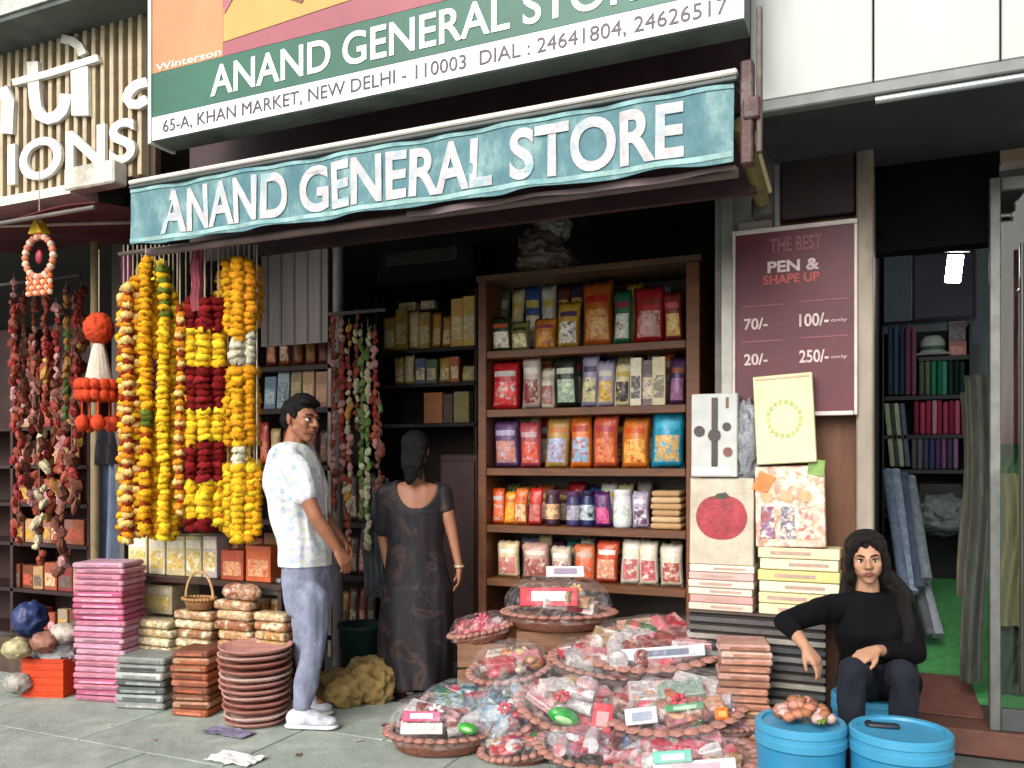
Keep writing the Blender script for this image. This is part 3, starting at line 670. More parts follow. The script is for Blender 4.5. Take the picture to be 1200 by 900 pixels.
# grey steel post and panel, left shelf of the store
pn = thing('panel', 'grey hanging shutter panel above the left shelves of the store', 'panel', (X(342, 4.7), 4.7, 1.98))
cx = pn.location.x
MB().span((X(306, 4.7) - cx, 0, .17), (X(384, 4.7) - cx, .03, 1.1)).out('sheet', mat('#6a6462', .6, .18, 3, .1, stretch=(5, 1, .5)), pn)
for k in range(5):
    xk = X(306 + 15.5 * (k + .5), 4.7) - cx; MB().span((xk - .008, -.008, .18), (xk + .008, -.001, 1.09)).out('rib', mat('#5b5553', .6, .15, 3, .1), pn)
tag(MB().cyl((0, 0, 0), (0, 0, 3.15), .035, n=14).out('post', mat('#6f6b6a', .5, .2, 6, .1), loc=(X(396, 4.7), 4.7, 0), smooth=True), 'thin grey steel post rising beside the grey panel in the store', 'post')
ZL = {'upper': Z(345, 428, 4.9), 'middle': Z(345, 478, 4.9), 'lower': Z(345, 545, 4.9)}
lr_ = thing('shelving', 'dark shelving behind the man with brown and blue goods', 'shelf', (X(350, 4.9), 4.9, 0)); cx = lr_.location.x
for k, zz in ZL.items(): MB().span((X(300, 4.9) - cx, 0, zz - .04), (X(392, 4.9) - cx, .35, zz), bev=.003).out('shelf', mat('#241614', .6, .3, 6, .1), lr_)
for k, zz in enumerate((Z(345, 610, 4.9), Z(345, 670, 4.9), Z(345, 740, 4.9))): MB().span((X(300, 4.9) - cx, 0, zz - .04), (X(440, 4.9) - cx, .35, zz), bev=.003).out('shelf', mat('#241614', .6, .3, 6, .1), lr_)
MB().span((X(296, 4.9) - cx, .36, 0), (X(392, 4.9) - cx, .38, 2.3)).out('back_panel', mat('#2a1c1a', .8, .3, 6, .1), lr_)
MB().span((X(384, 4.9) - cx, 0, 0), (X(388, 4.9) - cx, .03, 2.4)).out('upright', mat('#8a7a76', .5, .3, 6, .1), lr_)
def mixed_row(y, zz, a, b2, names, tops, where, kinds=('packet',)):
    x = a
    for i, (c, c2, nm) in enumerate(names):
        wpx = (b2 - a) / len(names)
        top = tops + rnd.uniform(-7, 7)
        pouch(X(x + .6, y), X(x + wpx - .6, y), Z(x, top, y) - zz, y, zz + .001, c, c2, c, nm + ' ' + where, kinds[i % len(kinds)], rz=rnd.uniform(-.1, .1), tilt=rnd.uniform(0, 4))
        x += wpx
mixed_row(4.93, ZL['upper'], 308, 384, [('#6a2c1e', '#b07a5c', 'rust packet'), ('#8a4426', '#c9a58c', 'terracotta packet with pale print'), ('#7a3a1c', '#9c5c34', 'copper brown packet'), ('#93502c', '#c08a4c', 'tawny packet'), ('#702c20', '#8c5440', 'dark russet packet')], 372, 'on the top shelf behind the man')
mixed_row(4.93, ZL['middle'], 308, 384, [('#4a6a7c', '#8c9ca4', 'blue grey box'), ('#7c8c94', '#4c5c64', 'pale steel box'), ('#7a6a48', '#9c8c64', 'khaki box'), ('#8c6a44', '#a8845c', 'sandy brown box'), ('#7c5438', '#9c6c4c', 'nut brown box')], 436, 'on the shelf just above the head of the man', ('box',))
mixed_row(4.93, ZL['lower'], 300, 384, [('#a83a34', '#c9785c', 'red and salmon packet'), ('#b59c6a', '#d9c99c', 'straw packet'), ('#5c3a2c', '#8c6048', 'umber packet'), ('#7c6048', '#a8886c', 'fawn packet'), ('#6a3c30', '#a87460', 'cocoa packet'), ('#4c342c', '#7c5c48', 'coffee packet')], 500, 'on the shelf at the head height of the man')
for q_, (lv, tp, wh) in enumerate(((Z(345, 610, 4.9), 560, 'beside the waist of the man'), (Z(345, 670, 4.9), 625, 'on low shelf right of the man'), (Z(345, 740, 4.9), 690, 'on lowest shelf right of the man'))):
    nm = [('#6a4030', '#c9a884', 'brown and cream packet'), ('#8c6a3c', '#5c3a24', 'mustard brown packet'), ('#5c4a3c', '#b0a08c', 'taupe packet with pale print'), ('#7c3c34', '#c9958c', 'wine and pink packet'), ('#4c4438', '#8c8468', 'dark khaki packet')]
    mixed_row(4.93, lv, 386, 440, nm, tp, wh)

# hanging strings of dried flowers / pouches between shelves and the woman
blm = None
def bloom_mesh(name, r, sq, m, jit=.24, u=8, v=5):
    B = MB().ball((0, 0, 0), (r, r, r * sq), u, v, jit=jit); me = bpy.data.meshes.new(name); B.bm.to_mesh(me); B.bm.free(); me.materials.append(m); return me
cols = {'rust': '#8c3c28', 'pink': '#b5807c', 'cream': '#b8ac8c', 'green': '#5c7438', 'brown': '#6a3c2c', 'red': '#8c2420', 'gold': '#b5843c', 'pale': '#a8b08c'}
pm = {k: bloom_mesh('pouch', .022, 1.25, mat(c, .6, .3, 20, .3), u=7, v=5) for k, c in cols.items()}
def string_of(px, y0, y1, Y, pat, label, step=.047, grp=None, name='hanging_string', r=.02, big=1):
    top = P(px, y0, Y); zb = Z(px, y1, Y)
    t = thing(name, label, 'garland', top, group=grp)
    MB().cyl((0, 0, .06), (0, 0, zb - top.z), .003, n=5).out('cord', mat('#7a6a5c', .8), t)
    z = 0; i = 0
    while z > zb - top.z:
        o = link('pouch', pm[pat[rnd.randrange(len(pat))]], None, t, loc=(rnd.uniform(-1, 1) * r * .6, rnd.uniform(-1, 1) * r * .4, z), rot=(rnd.uniform(-.6, .6), rnd.uniform(-.6, .6), rnd.uniform(0, 6))); k_ = rnd.uniform(.7, 1.35) * big; o.scale = (k_, k_ * .7, k_ * rnd.uniform(.8, 1.2))
        z -= step * rnd.uniform(.85, 1.1); i += 1
    return t
for px, y0, y1, pat, lb in ((392, 375, 600, ('rust', 'pink', 'brown'), 'rust and pink hanging string of pouches beside grey post'),
        (401, 378, 560, ('rust', 'red', 'pink'), 'red and rust hanging string of pouches'),
        (409, 385, 640, ('cream', 'rust', 'pink', 'gold'), 'long cream and gold hanging string of pouches'),
        (418, 372, 500, ('rust', 'cream', 'brown'), 'short rust and cream hanging string of pouches'),
        (424, 390, 610, ('green', 'pale', 'green'), 'dark green leafy hanging string left of the woman'),
        (431, 385, 640, ('pale', 'green', 'cream'), 'long pale green hanging string left of the woman'),
        (439, 392, 520, ('pink', 'rust', 'red'), 'short pinkish red hanging string by the doorway'),
        (444, 470, 590, ('brown', 'green', 'brown'), 'thin brown and green hanging string nearest the woman')):
    string_of(px, y0, y1, 4.5, pat, lb)
tag(MB().cyl((X(385, 4.5), 4.5, Z(415, 366, 4.5)), (X(452, 4.5), 4.5, Z(415, 366, 4.5)), .012, n=8).out('rail', mat('#55504c', .5), None), 'dark steel rail holding the hanging strings of pouches', 'rail')
dp = MB().sheet(lambda u, v: Vector(((u - .5) * .2 * (1 - .3 * v) + .01 * math.sin(v * 9), .03 * math.sin(u * 22 + v * 3), -v * .75)), 24, 16, .004).out('dress_cloth', mat('#4e5158', .85, .2, 8, .2), smooth=True, loc=P(438, 560, 4.55)); tag(dp, 'slate grey cloth hanging between the man and the woman', 'cloth')
# ochre sack behind the man's feet
sk = thing('sack', 'dull yellow cloth sack slumped on floor behind the man', 'sack', G(395, 822)); 
B = MB(); B.lump((0, 0, .06), (.17, .14, .10), 4, .25, 2.2).lump((.14, .12, .09), (.14, .12, .13), 4, .28, 2.2); remesh(B, 'sack_body', .008, mat('#8c7444', .9, .3, 12, .6, dirt='#6c5a34'), sk, 1)
gb = thing('bin', 'dark green bin standing behind the yellow sack', 'bin', G(425, 792)); MB().lathe([(.11, 0), (.13, .02), (.15, .30), (.16, .31), (.16, .33), (.14, .33), (.12, .28), (0, .26)], 20).out('bucket', mat('#142a24', .5, .2, 6, .1), gb, smooth=True)

# ============================================================ HANGING GARLANDS OUTSIDE
YH = 3.45
tag(MB().cyl((X(140, YH), YH, Z(220, 287, YH)), (X(322, YH), YH, Z(220, 287, YH)), .012, n=8).out('rail', mat('#4c4442', .5), None), 'dark rail under the awning holding the marigold garlands', 'rail')
FC = {'cream': '#dcb870', 'orange': '#d08420', 'yellow': '#dca81e', 'gold': '#d08e18', 'red': '#640a0a', 'lemon': '#e3c02c', 'white': '#c9c2a8', 'purple': '#6a4466', 'green': '#5c6c24', 'rust': '#8a3414', 'pinkred': '#80181c'}
def flower_mesh(name, c, r, h):
    B = MB(); t = bmesh.new(); n = 10
    m_ = mat(c, .85, .35, 40, .6, spec=.15)
    rings = [(.35, -.5), (1.08, -.30), (.98, .16), (.55, .52), (.0, .45)]; prev = None
    for rr, zz in rings:
        if rr == 0: ring = [t.verts.new((0, 0, zz * h))]
        else: ring = [t.verts.new((rr * r * (1 + (.10 if i % 2 else -.14)) * math.cos(6.2832 * i / n), rr * r * (1 + (.10 if i % 2 else -.14)) * math.sin(6.2832 * i / n), zz * h + rnd.uniform(-.2, .2) * h)) for i in range(n)]
        if prev:
            for i in range(n):
                if len(ring) == 1: t.faces.new((prev[i], prev[(i+1) % n], ring[0]))
                else: t.faces.new((prev[i], prev[(i+1) % n], ring[(i+1) % n], ring[i]))
        prev = ring
    B._new(t); me = bpy.data.meshes.new(name); B.bm.to_mesh(me); B.bm.free(); me.materials.append(m_); me.polygons.foreach_set('use_smooth', [True] * len(me.polygons)); return me
FM = {}
def fl(c, r, h):
    k = (c, round(r, 3), round(h, 3))
    if k not in FM: FM[k] = flower_mesh('flower', FC[c], r, h)
    return FM[k]
def garland(px, segs, label, r=.028, Y=YH, step=None, dx=0):
    """segs: (y_from, y_to, [colours]) in the photo's height; hung from the rail"""
    y0 = min(s[0] for s in segs); top = P(px, y0, Y)
    t = thing('flower_garland', label, 'garland', top, group='flower garlands hanging under the awning')
    zend = Z(px, segs[-1][1], Y) - top.z; zr = Z(px, 287, Y) - top.z
    MB().cyl((0, 0, zr), (0, 0, zend), .004, n=5).out('string', mat('#a89c8a', .8), t)
    for ya, yb, cols_ in segs:
        z = Z(px, ya, Y) - top.z; ze = Z(px, yb, Y) - top.z; i = 0
        st = step or r * 1.15
        while z > ze + st * .3:
            c = cols_[i % len(cols_)]
            k = 1 if c not in ('rust',) else .72
            o = link('flower', fl(c, r * k, st * 1.12), None, t, loc=(.006 * math.sin(z * 7 + px) + rnd.uniform(-.006, .006), rnd.uniform(-.006, .006), z - st / 2), rot=(rnd.uniform(-.35, .35), rnd.uniform(-.35, .35), rnd.uniform(0, 6))); o.scale = (rnd.uniform(1.1, 1.45),) * 2 + (rnd.uniform(1.1, 1.4),)
            z -= st; i += 1
    return t
garland(150, [(335, 632, ['cream', 'rust', 'orange', 'cream', 'rust'])], 'cream and orange garland at the far left of the row', .026, step=.029)
garland(161, [(325, 628, ['orange', 'yellow', 'rust', 'cream'])], 'orange and yellow banded garland second from left', .028, Y=3.5, step=.030)
garland(171, [(303, 480, ['gold', 'yellow']), (480, 500, ['green']), (500, 628, ['gold', 'rust', 'yellow'])], 'golden garland with a green knot midway down', .027, Y=3.42, step=.031)
garland(182, [(330, 420, ['yellow', 'gold']), (420, 470, ['purple']), (470, 626, ['yellow', 'gold'])], 'yellow garland with a purple section', .024, Y=3.48, step=.030)
garland(192, [(312, 375, ['green', 'yellow']), (375, 632, ['lemon', 'yellow'])], 'bright yellow garland with greenish top', .026, Y=3.40, step=.030)
garland(203, [(345, 628, ['yellow', 'gold', 'lemon'])], 'plain full yellow garland in the middle of the row', .027, Y=3.46, step=.031)
garland(211, [(360, 600, ['rust', 'orange', 'cream'])], 'slim rust and orange beaded garland', .020, Y=3.41, step=.026)
S_ = [(350, 384, ['red', 'pinkred']), (384, 426, ['lemon', 'yellow']), (426, 478, ['red', 'red', 'pinkred']), (478, 518, ['lemon', 'yellow']), (518, 562, ['red', 'pinkred']), (562, 606, ['lemon', 'yellow']), (606, 620, ['red'])]
garland(225, S_, 'left strand of the three red and yellow banded garlands', .031, Y=3.46, step=.034)
garland(240, S_, 'middle strand of the three red and yellow banded garlands', .033, Y=3.42, step=.034)
garland(256, S_[:5] + [(562, 612, ['lemon', 'gold'])], 'right strand of the three red and yellow banded garlands', .031, Y=3.47, step=.034)
T_ = [(306, 392, ['gold', 'yellow']), (430, 520, ['gold', 'yellow']), (545, 622, ['yellow', 'lemon'])]
garland(267, T_, 'orange gold garland with bare string gaps beside the red ones', .027, Y=3.50, step=.032)
garland(279, [(303, 396, ['gold']), (396, 428, ['white']), (432, 522, ['gold', 'yellow']), (524, 545, ['white']), (545, 630, ['yellow'])], 'deep gold garland with white sections in the right cluster', .030, Y=3.44, step=.033)
garland(292, [(306, 388, ['gold', 'orange']), (390, 428, ['white']), (430, 520, ['gold']), (545, 632, ['lemon', 'gold'])], 'gold and orange topped garland at the right end', .028, Y=3.48, step=.033)
garland(301, [(545, 624, ['yellow', 'gold'])], 'short yellow tassel garland low at the right end beside the man', .024, Y=3.5, step=.030)
for px, segs, lb, r_, Y_ in ((145, [(345, 630, ['cream', 'orange', 'rust', 'yellow'])], 'cream orange garland partly behind the leftmost one', .026, 3.56),
     (156, [(330, 626, ['lemon', 'orange', 'cream', 'rust'])], 'lemon and orange garland behind the two leftmost ones', .028, 3.58),
     (166, [(312, 622, ['lemon', 'gold'])], 'lemon garland behind the one with a green knot', .028, 3.56),
     (177, [(300, 624, ['yellow', 'lemon'])], 'yellow garland behind the one with a purple section', .030, 3.57),
     (187, [(306, 630, ['lemon', 'yellow', 'yellow'])], 'lemon yellow garland hanging behind the bright yellow one', .030, 3.55),
     (198, [(335, 628, ['lemon', 'yellow'])], 'lemon yellow garland behind the plain full yellow one', .030, 3.56),
     (208, [(370, 615, ['orange', 'cream', 'gold'])], 'orange and cream garland behind the slim beaded one', .028, 3.54),
     (218, [(355, 600, ['orange', 'yellow', 'rust'])], 'orange garland just left of the red and yellow group', .026, 3.52),
     (233, S_, 'banded red and yellow garland behind, left of the middle strand', .034, 3.55), (248, S_, 'banded red and yellow garland behind, right of the middle strand', .034, 3.55),
     (262, [(320, 400, ['gold', 'yellow']), (425, 620, ['yellow', 'gold'])], 'gold garland between the banded ones and the right cluster', .030, 3.56),
     (273, [(302, 398, ['yellow', 'gold']), (425, 626, ['yellow', 'lemon'])], 'yellow garland behind the left side of the right cluster', .032, 3.57),
     (286, [(302, 394, ['gold', 'yellow']), (428, 628, ['lemon', 'yellow'])], 'yellow garland behind the right side of the right cluster', .032, 3.57),
     (298, [(312, 385, ['gold', 'orange']), (430, 520, ['gold']), (540, 626, ['yellow', 'gold'])], 'orange gold garland behind at the extreme right end', .028, 3.56)):
    garland(px, segs, lb, r_, Y_, step=.032)
for i, px in enumerate((228, 236)):
    tag(MB().sheet(lambda u, v: Vector(((u - .5) * .05 + .006 * math.sin(v * 14), .006 * math.sin(u * 8), -v * .34)), 6, 12, .002).out('ribbon', mat('#7c2a38', .6, .2, 10, .2), loc=P(px, 289, 3.42 + i * .05)), ['dull red ribbon hanging above the banded garlands', 'wine red ribbon just behind the dull red one'][i], 'ribbon')
tag(MB().sheet(lambda u, v: Vector(((u - .5) * .09 + .012 * math.sin(v * 8), .014 * math.sin(u * 13), -v * .75)), 12, 16, .003).out('cloth_strip', mat('#5c1440', .7, .25, 8, .2), loc=P(147, 300, 3.62), smooth=True), 'magenta cloth strip hanging at left edge of the garlands', 'cloth')

# ============================================================ LEFT SHOP
LY = 4.6
ls = thing('shelving', 'dark shelving of the left shop crowded with red and brown boxes', 'shelf', (X(50, LY), LY, 0)); cx = ls.location.x
xa, xb = X(-80, LY) - cx, X(104, LY) - cx
LZ = [Z(50, y, LY) for y in (500, 545, 590, 637, 692, 745)]
MB().span((xa, .38, 0), (xb, .40, 2.5)).out('back_panel', mat('#34201e', .8, .3, 5, .1), ls)
for z in LZ: MB().span((xa, 0, z - .03), (xb, .38, z), bev=.003).out('shelf', mat('#2c1816', .6, .3, 5, .1), ls)
for px in (-80, 12, 102): MB().span((X(px, LY) - cx, .0, 0), (X(px + 3, LY) - cx, .37, 2.45)).out('upright', mat('#3a2420', .6, .3, 5, .1), ls)
adjs = [('#80302a', 'maroon'), ('#944c34', 'brick brown'), ('#a88058', 'tan'), ('#6a3824', 'chocolate'), ('#8c5c54', 'rose brown'), ('#8c4c28', 'chestnut'), ('#93806a', 'pale fawn'), ('#8c2428', 'ruby')]
pnt = [('#c9a07c', 'cream'), ('#a84a34', 'orange'), ('#5c5048', 'grey'), ('#c98c94', 'pink'), ('#b58c34', 'gold')]
lvl = ['highest', 'second', 'third', 'fourth', 'fifth', 'lowest']
for s, z in enumerate(LZ):
    combos = [(a, p) for a in adjs for p in pnt]; rnd.shuffle(combos)
    px = 14.5
    while px < 100:
        wpx = rnd.uniform(9, 17)
        if px + wpx > 101: break
        (c, n1), (c2, n2) = combos.pop()
        gap = 36 if s == 0 else 40
        h = rnd.uniform(.82, 1.0) * .215
        pouch(X(px, LY + .03), X(px + wpx - 1, LY + .03), h, LY + .02 + rnd.uniform(0, .03), z + .001, c, c2, c, '%s box with %s print on the %s shelf of the left shop' % (n1, n2, lvl[s]), 'box', rz=rnd.uniform(-.06, .06))
        px += wpx
# hanging strings in the left shop
for px, y0, y1, pat, lb in ((16, 330, 500, ('red', 'rust', 'pink'), 'red hanging string at the left edge of the left shop'), (28, 350, 470, ('brown', 'rust'), 'brown hanging string beneath the ring ornament'), (40, 355, 500, ('pink', 'rust', 'brown'), 'dusty pink hanging string beneath the ring ornament'),
        (53, 345, 480, ('rust', 'gold', 'red'), 'rust and gold hanging string in the left shop'), (66, 360, 500, ('pink', 'brown', 'red'), 'pink and brown hanging string in the left shop'), (78, 340, 490, ('brown', 'gold', 'green'), 'brown hanging string with green beads in the left shop'), (88, 350, 470, ('red', 'brown'), 'dark red hanging string before the orange ornament')):
    string_of(px, y0, y1, 4.1 + rnd.uniform(-.1, .1), pat, lb, step=.05, big=1.2)
for px, y0, y1, pat, lb in ((22, 430, 640, ('rust', 'brown', 'red', 'rust'), 'long rusty hanging string against the left shop shelves'), (35, 400, 590, ('red', 'brown', 'pink'), 'red brown hanging string against the left shop shelves'), (46, 420, 660, ('brown', 'rust', 'cream'), 'brown and cream hanging string against the left shop shelves'),
        (60, 410, 610, ('rust', 'red', 'gold'), 'rust red and gold hanging string against the left shop shelves'), (72, 430, 670, ('pink', 'rust', 'brown'), 'pinkish rust hanging string against the left shop shelves'), (84, 400, 600, ('brown', 'red'), 'dark brown red hanging string against the left shop shelves'), (95, 340, 520, ('gold', 'rust', 'red'), 'gold and rust hanging string nearest the ochre post')):
    string_of(px, y0, y1, 4.32 + rnd.uniform(-.08, .08), pat, lb, step=.056, r=.06, big=1.6)
tag(MB().cyl((X(0, 4.1), 4.1, Z(50, 328, 4.1)), (X(95, 4.1), 4.1, Z(50, 328, 4.1)), .012, n=8).out('rail', mat('#3c3432', .5), None), 'dark rail in the left shop holding its hanging strings', 'rail')
tag(MB().cyl((0, 0, 0), (0, 0, 2.75), .03, n=10).out('post', mat('#7a6a4c', .6, .2, 8, .2), loc=(X(112, 3.9), 3.9, 0), smooth=True), 'thin ochre post behind the orange ornament in the left shop', 'post')
# ring ornament
o0 = P(46, 301, 3.35)
rg = thing('ring_ornament', 'white and orange ring ornament with yellow top hanging from left awning', 'ornament', o0)
B = MB()
for i in range(22):
    a = 2 * math.pi * i / 22; B.mt(i % 2).ball((.115 * math.cos(a), 0, .115 * math.sin(a)), (.021, .021, .021), 8, 6, jit=.08)
B.out('ring', [mat('#d9b8a0', .7, .2, 20, .3), mat('#c9765a', .7, .2, 20, .3)], rg, smooth=True)
MB().prism([(-.055, .13), (.055, .13), (.0, .215)], -.03, .03).out('top_flower', mat('#d9b020', .7, .2, 20, .3), rg)
MB().cyl((0, 0, .19), (0, 0, .26), .016, .006, n=8).out('bead', mat('#d9d2c2', .5), rg)
MB().ball((0, 0, 0), (.028, .015, .04), 10, 8).out('centre_bead', mat('#8c2430', .5), rg, smooth=True)
MB().cyl((0, 0, .26), (0, 0, .50), .003, n=5).out('string', mat('#b8a890', .8), rg)
for i in range(7):
    x = -.09 + i * .03; B = MB()
    for k in range(4): B.mt((i + k) % 2).ball((x, 0, -.115 - k * .030), (.015, .015, .017), 7, 5, jit=.1)
    B.out('tassel', [mat('#d9682c', .7, .2, 20, .3), mat('#e0b098', .7, .2, 20, .3)], rg)
# orange hanging ornament
o0 = P(116, 385, 3.55); ho = thing('pompom_ornament', 'orange pompom ornament with white tassel cone hanging in the left shop', 'ornament', o0)
def puff(c, r, m_, name):
    B = MB()
    B.lump(c, r, 4, .14, 7); return B.out(name, m_, ho, smooth=True)
om = mat('#c23c10', .8, .3, 30, .6)
puff((0, 0, 0), (.075, .075, .085), om, 'pompom')
MB().lathe([(.03, -.09), (.045, -.15), (.075, -.30), (.07, -.31)], 18, wob=.06).out('tassel', mat('#c9c0b0', .8, .2, 30, .4, stretch=(6, 6, .5)), ho)
B = MB()
for i in range(14):
    a = 6.283 * i / 14
    B.ball((.105 * math.cos(a), .105 * math.sin(a), -.33), (.032, .032, .035), 8, 6, jit=.12)
    B.ball((.10 * math.cos(a), .10 * math.sin(a), -.39), (.03, .03, .035), 8, 6, jit=.12)
B.out('pompom_ring', om, ho, smooth=True)
for i in range(5):
    a = 6.283 * i / 5 + .5; B = MB()
    B.cyl((.09 * math.cos(a), .09 * math.sin(a), -.42), (.09 * math.cos(a), .09 * math.sin(a), -.52), .006)
    B.ball((.09 * math.cos(a), .09 * math.sin(a), -.55), (.04, .04, .05), 9, 7, jit=.12); B.out('hanging_pompom', om, ho, smooth=True)
MB().cyl((0, 0, .08), (0, 0, .46), .003, n=5).out('string', mat('#b8a890', .8), ho)
# jeans-blue cloth in the dark behind the pink stack
tag(MB().sheet(lambda u, v: Vector(((u - .5) * (.20 + .02 * v), .03 * math.sin(u * 12 + v * 2), -v * .68)), 16, 14, .004).out('hanging_cloth', mat('#59667a', .85, .2, 9, .3), smooth=True, loc=P(122, 535, 3.95)), 'blue grey cloth hanging behind the pink stack', 'cloth')
tag(MB().sheet(lambda u, v: Vector(((u - .5) * .2, .03 * math.sin(u * 12 + v * 2), -v * .24)), 12, 8, .004).out('hanging_cloth', mat('#15131a', .85, .2, 9, .3), smooth=True, loc=P(122, 500, 3.9)), 'black cloth hanging above the blue grey cloth', 'cloth')

def dim0(h, k=.7):
    h = h.lstrip('#'); return '#%02x%02x%02x' % tuple(min(255, int(int(h[i:i+2], 16) * k)) for i in (0, 2, 4))
# ---------------------------------------------------------- the stacks on the pavement
def stack(px, py, wpx, topy, n, cols_, name, label, cat, grp, depth=.24, kind='flat', jit=.008, toplabel=None):
    c = G(px, py); t_ = (H) * FPX / (py - HOR); w_ = wpx * t_ / FPX; hh = (py - topy) * t_ / FPX; lh = hh / n
    ms = [mat(c_, .55, .25, 12, .35) for c_ in cols_]; meshes = []
    for k in range(3):
        B = MB()
        if kind == 'round':
            r = w_ / 2
            B.lathe([(r * .70, 0), (r * .80, lh * .1), (r * .98, lh * .62), (r * 1.0, lh * .86), (r * .96, lh * .9), (r * .8, lh * .45), (0, lh * .42)], 26, wob=.012)
        else:
            B.box((0, 0, lh * .47), (w_, depth, lh * .9), bev=lh * .25)
            B.mt(1).box((rnd.uniform(-.02, .02), -depth / 2 - .0015, lh * .45), (w_ * .7, .003, lh * .35))
        me = bpy.data.meshes.new(name); B.bm.to_mesh(me); B.bm.free(); meshes.append(me)
    for i in range(n):
        me = meshes[i % 3].copy(); me.materials.append(ms[(i * 7 + i // 3) % len(ms)])
        if kind != 'round': me.materials.append(mat(dim0(cols_[(i * 5 + 1) % len(cols_)], rnd.choice([.75, .9, 1.1])), .4, .25, 30, .1))
        o = bpy.data.objects.new(name, me); COL.objects.link(o)
        tz = 0
        o.location = (c.x + rnd.uniform(-jit, jit), c.y + .06 + rnd.uniform(-jit, jit), i * lh + .0005)
        o.rotation_euler = (rnd.uniform(-.006, .006), rnd.uniform(-.012, .012), YAW * .6 + rnd.uniform(-.05, .05))
        if kind == 'round': f = .86 + .14 * min(1, i / n * 1.6); o.scale = (f, f, 1)
        tag(o, toplabel if (i == n - 1 and toplabel) else (ordl(i, n) + label if n <= 17 else label), cat, grp)
    return c, n * lh
stack(119, 820, 64, 658, 24, ['#b06880', '#bd8296', '#a64e70', '#b78ea0', '#bd7484'], 'pink_packet', 'flat pink packet within the tall pink stack', 'packet', 'flat packets of the tall pink stack', depth=.22, toplabel='topmost pink packet of the tall pink stack')
stack(166, 829, 62, 768, 7, ['#7c807c', '#a8aaa4', '#4c504e', '#909894'], 'silver_tray', 'flat silver grey tray within the low grey stack', 'tray', 'trays of the low grey stack', depth=.22, toplabel='topmost silver tray of the low grey stack')
stack(226, 836, 46, 760, 9, ['#8c4a2e', '#a8644a', '#6c3c2a', '#a0785c'], 'brown_tray', 'flat rusty brown tray within the narrow brown stack', 'tray', 'trays of the narrow brown stack', depth=.24, toplabel='topmost rusty tray of the narrow brown stack')
stack(291, 850, 86, 757, 12, ['#b8847a', '#c49a90', '#a87064', '#cdaea6'], 'round_tray', 'round coppery pink tray within the stack beside the man', 'tray', 'round coppery trays stacked beside the man', kind='round', toplabel='topmost round coppery tray beside the man')
cr = thing('crate', 'bright orange plastic crate at foot of left shop', 'crate', G(63, 812), rz=YAW * .7)
B = MB(); w_, d_, h_ = .26, .2, .22
B.span((-w_/2, -d_/2, 0), (w_/2, d_/2, .012))
om = mat('#cf3f14', .4, .15, 8, .1); B.out('base', om, cr)
for nm, a, b2 in (('side', (-w_/2, -d_/2, .013), (w_/2, -d_/2 + .01, h_)), ('side', (-w_/2, d_/2 - .01, .013), (w_/2, d_/2, h_)), ('side', (-w_/2, -d_/2 + .011, .013), (-w_/2 + .01, d_/2 - .011, h_)), ('side', (w_/2 - .01, -d_/2 + .011, .013), (w_/2, d_/2 - .011, h_))): MB().span(a, b2, bev=.002).out(nm, om, cr)
for i in range(5): MB().span((-w_/2 - .003, -d_/2 - .006, .03 + i * .042), (w_/2 + .003, -d_/2 - .001, .045 + i * .042), bev=.002).out('rib', mat('#b83812', .4, .15, 8, .1), cr)
bg_ = MB().lump((0, 0, .04), (.12, .09, .07), 4, .3, 2.5).lump((.05, -.01, .06), (.07, .06, .06), 3, .3).out('bag', [mat('#a8a8a8', .3, .25, 20, .5)], smooth=True, loc=G(63, 812) + Vector((0, .02, .19))); tag(bg_, 'crumpled grey white plastic bag in the orange crate', 'bag')
bl = MB().lump((0, 0, .11), (.10, .09, .10), 4, .22, 1.4).out('bag', mat('#22305e', .4, .3, 14, .5), smooth=True, loc=P(36, 745, 3.75)); tag(bl, 'dark blue plastic bag behind the orange crate', 'bag')
tb = MB().span((-.22, -.1, 0), (.16, .2, P(36, 745, 3.75).z - .01), bev=.005).out('crate', mat('#4a3a30', .8, .3, 9, .3), loc=(X(36, 3.75), 3.78, 0)); tag(tb, 'dark wooden box under the blue bag', 'crate')
for i, (px, py, c, nm) in enumerate(((20, 760, '#a8a078', 'olive cream'), (52, 752, '#8c6050', 'brown pink'), (22, 800, '#9a948a', 'speckled grey'), (75, 742, '#b0a49a', 'off-white'))):
    o = MB().lump((0, 0, 0), (.07, .06, .05), 3, .3, 2.4).out('bag', mat(c, .5, .4, 18, .5), smooth=True, loc=D(px, py, 4.85 + i * .02)); o.location.z = max(.04, o.location.z); tag(o, nm + ' small plastic bag in the clutter at bottom left', 'bag')

# display table of cream boxes under the garlands
YT = 3.72
ZT = Z(200, 676, YT)
tb = thing('table', 'low dark wooden table under the garlands carrying cream boxes', 'table', (X(235, YT), YT, 0)); cx = tb.location.x
xa, xb = X(150, YT) - cx, X(330, YT) - cx
MB().span((xa, 0, ZT - .035), (xb, .42, ZT - .001), bev=.004).out('table_top', wood('#3c2820'), tb)
MB().span((xa + .02, .02, .19), (xb - .02, .40, .21), bev=.003).out('shelf', wood('#3c2820'), tb)
for x_, y_ in ((xa + .01, .01), (xb - .04, .01), (xa + .01, .37), (xb - .04, .37)): MB().span((x_, y_, 0), (x_ + .03, y_ + .03, ZT - .037), bev=.003).out('leg', wood('#33221c'), tb)
cc = [('#c9bd98', 'cream box with yellowish front'), ('#d0c6a8', 'ivory box with pale print'), ('#c6b88a', 'buttery box with brown print'), ('#b8ac84', 'olive cream box'), ('#b8a8a8', 'pinkish grey box')]
xs = [(150, 172), (173, 194), (195, 216), (217, 236), (237, 254)]
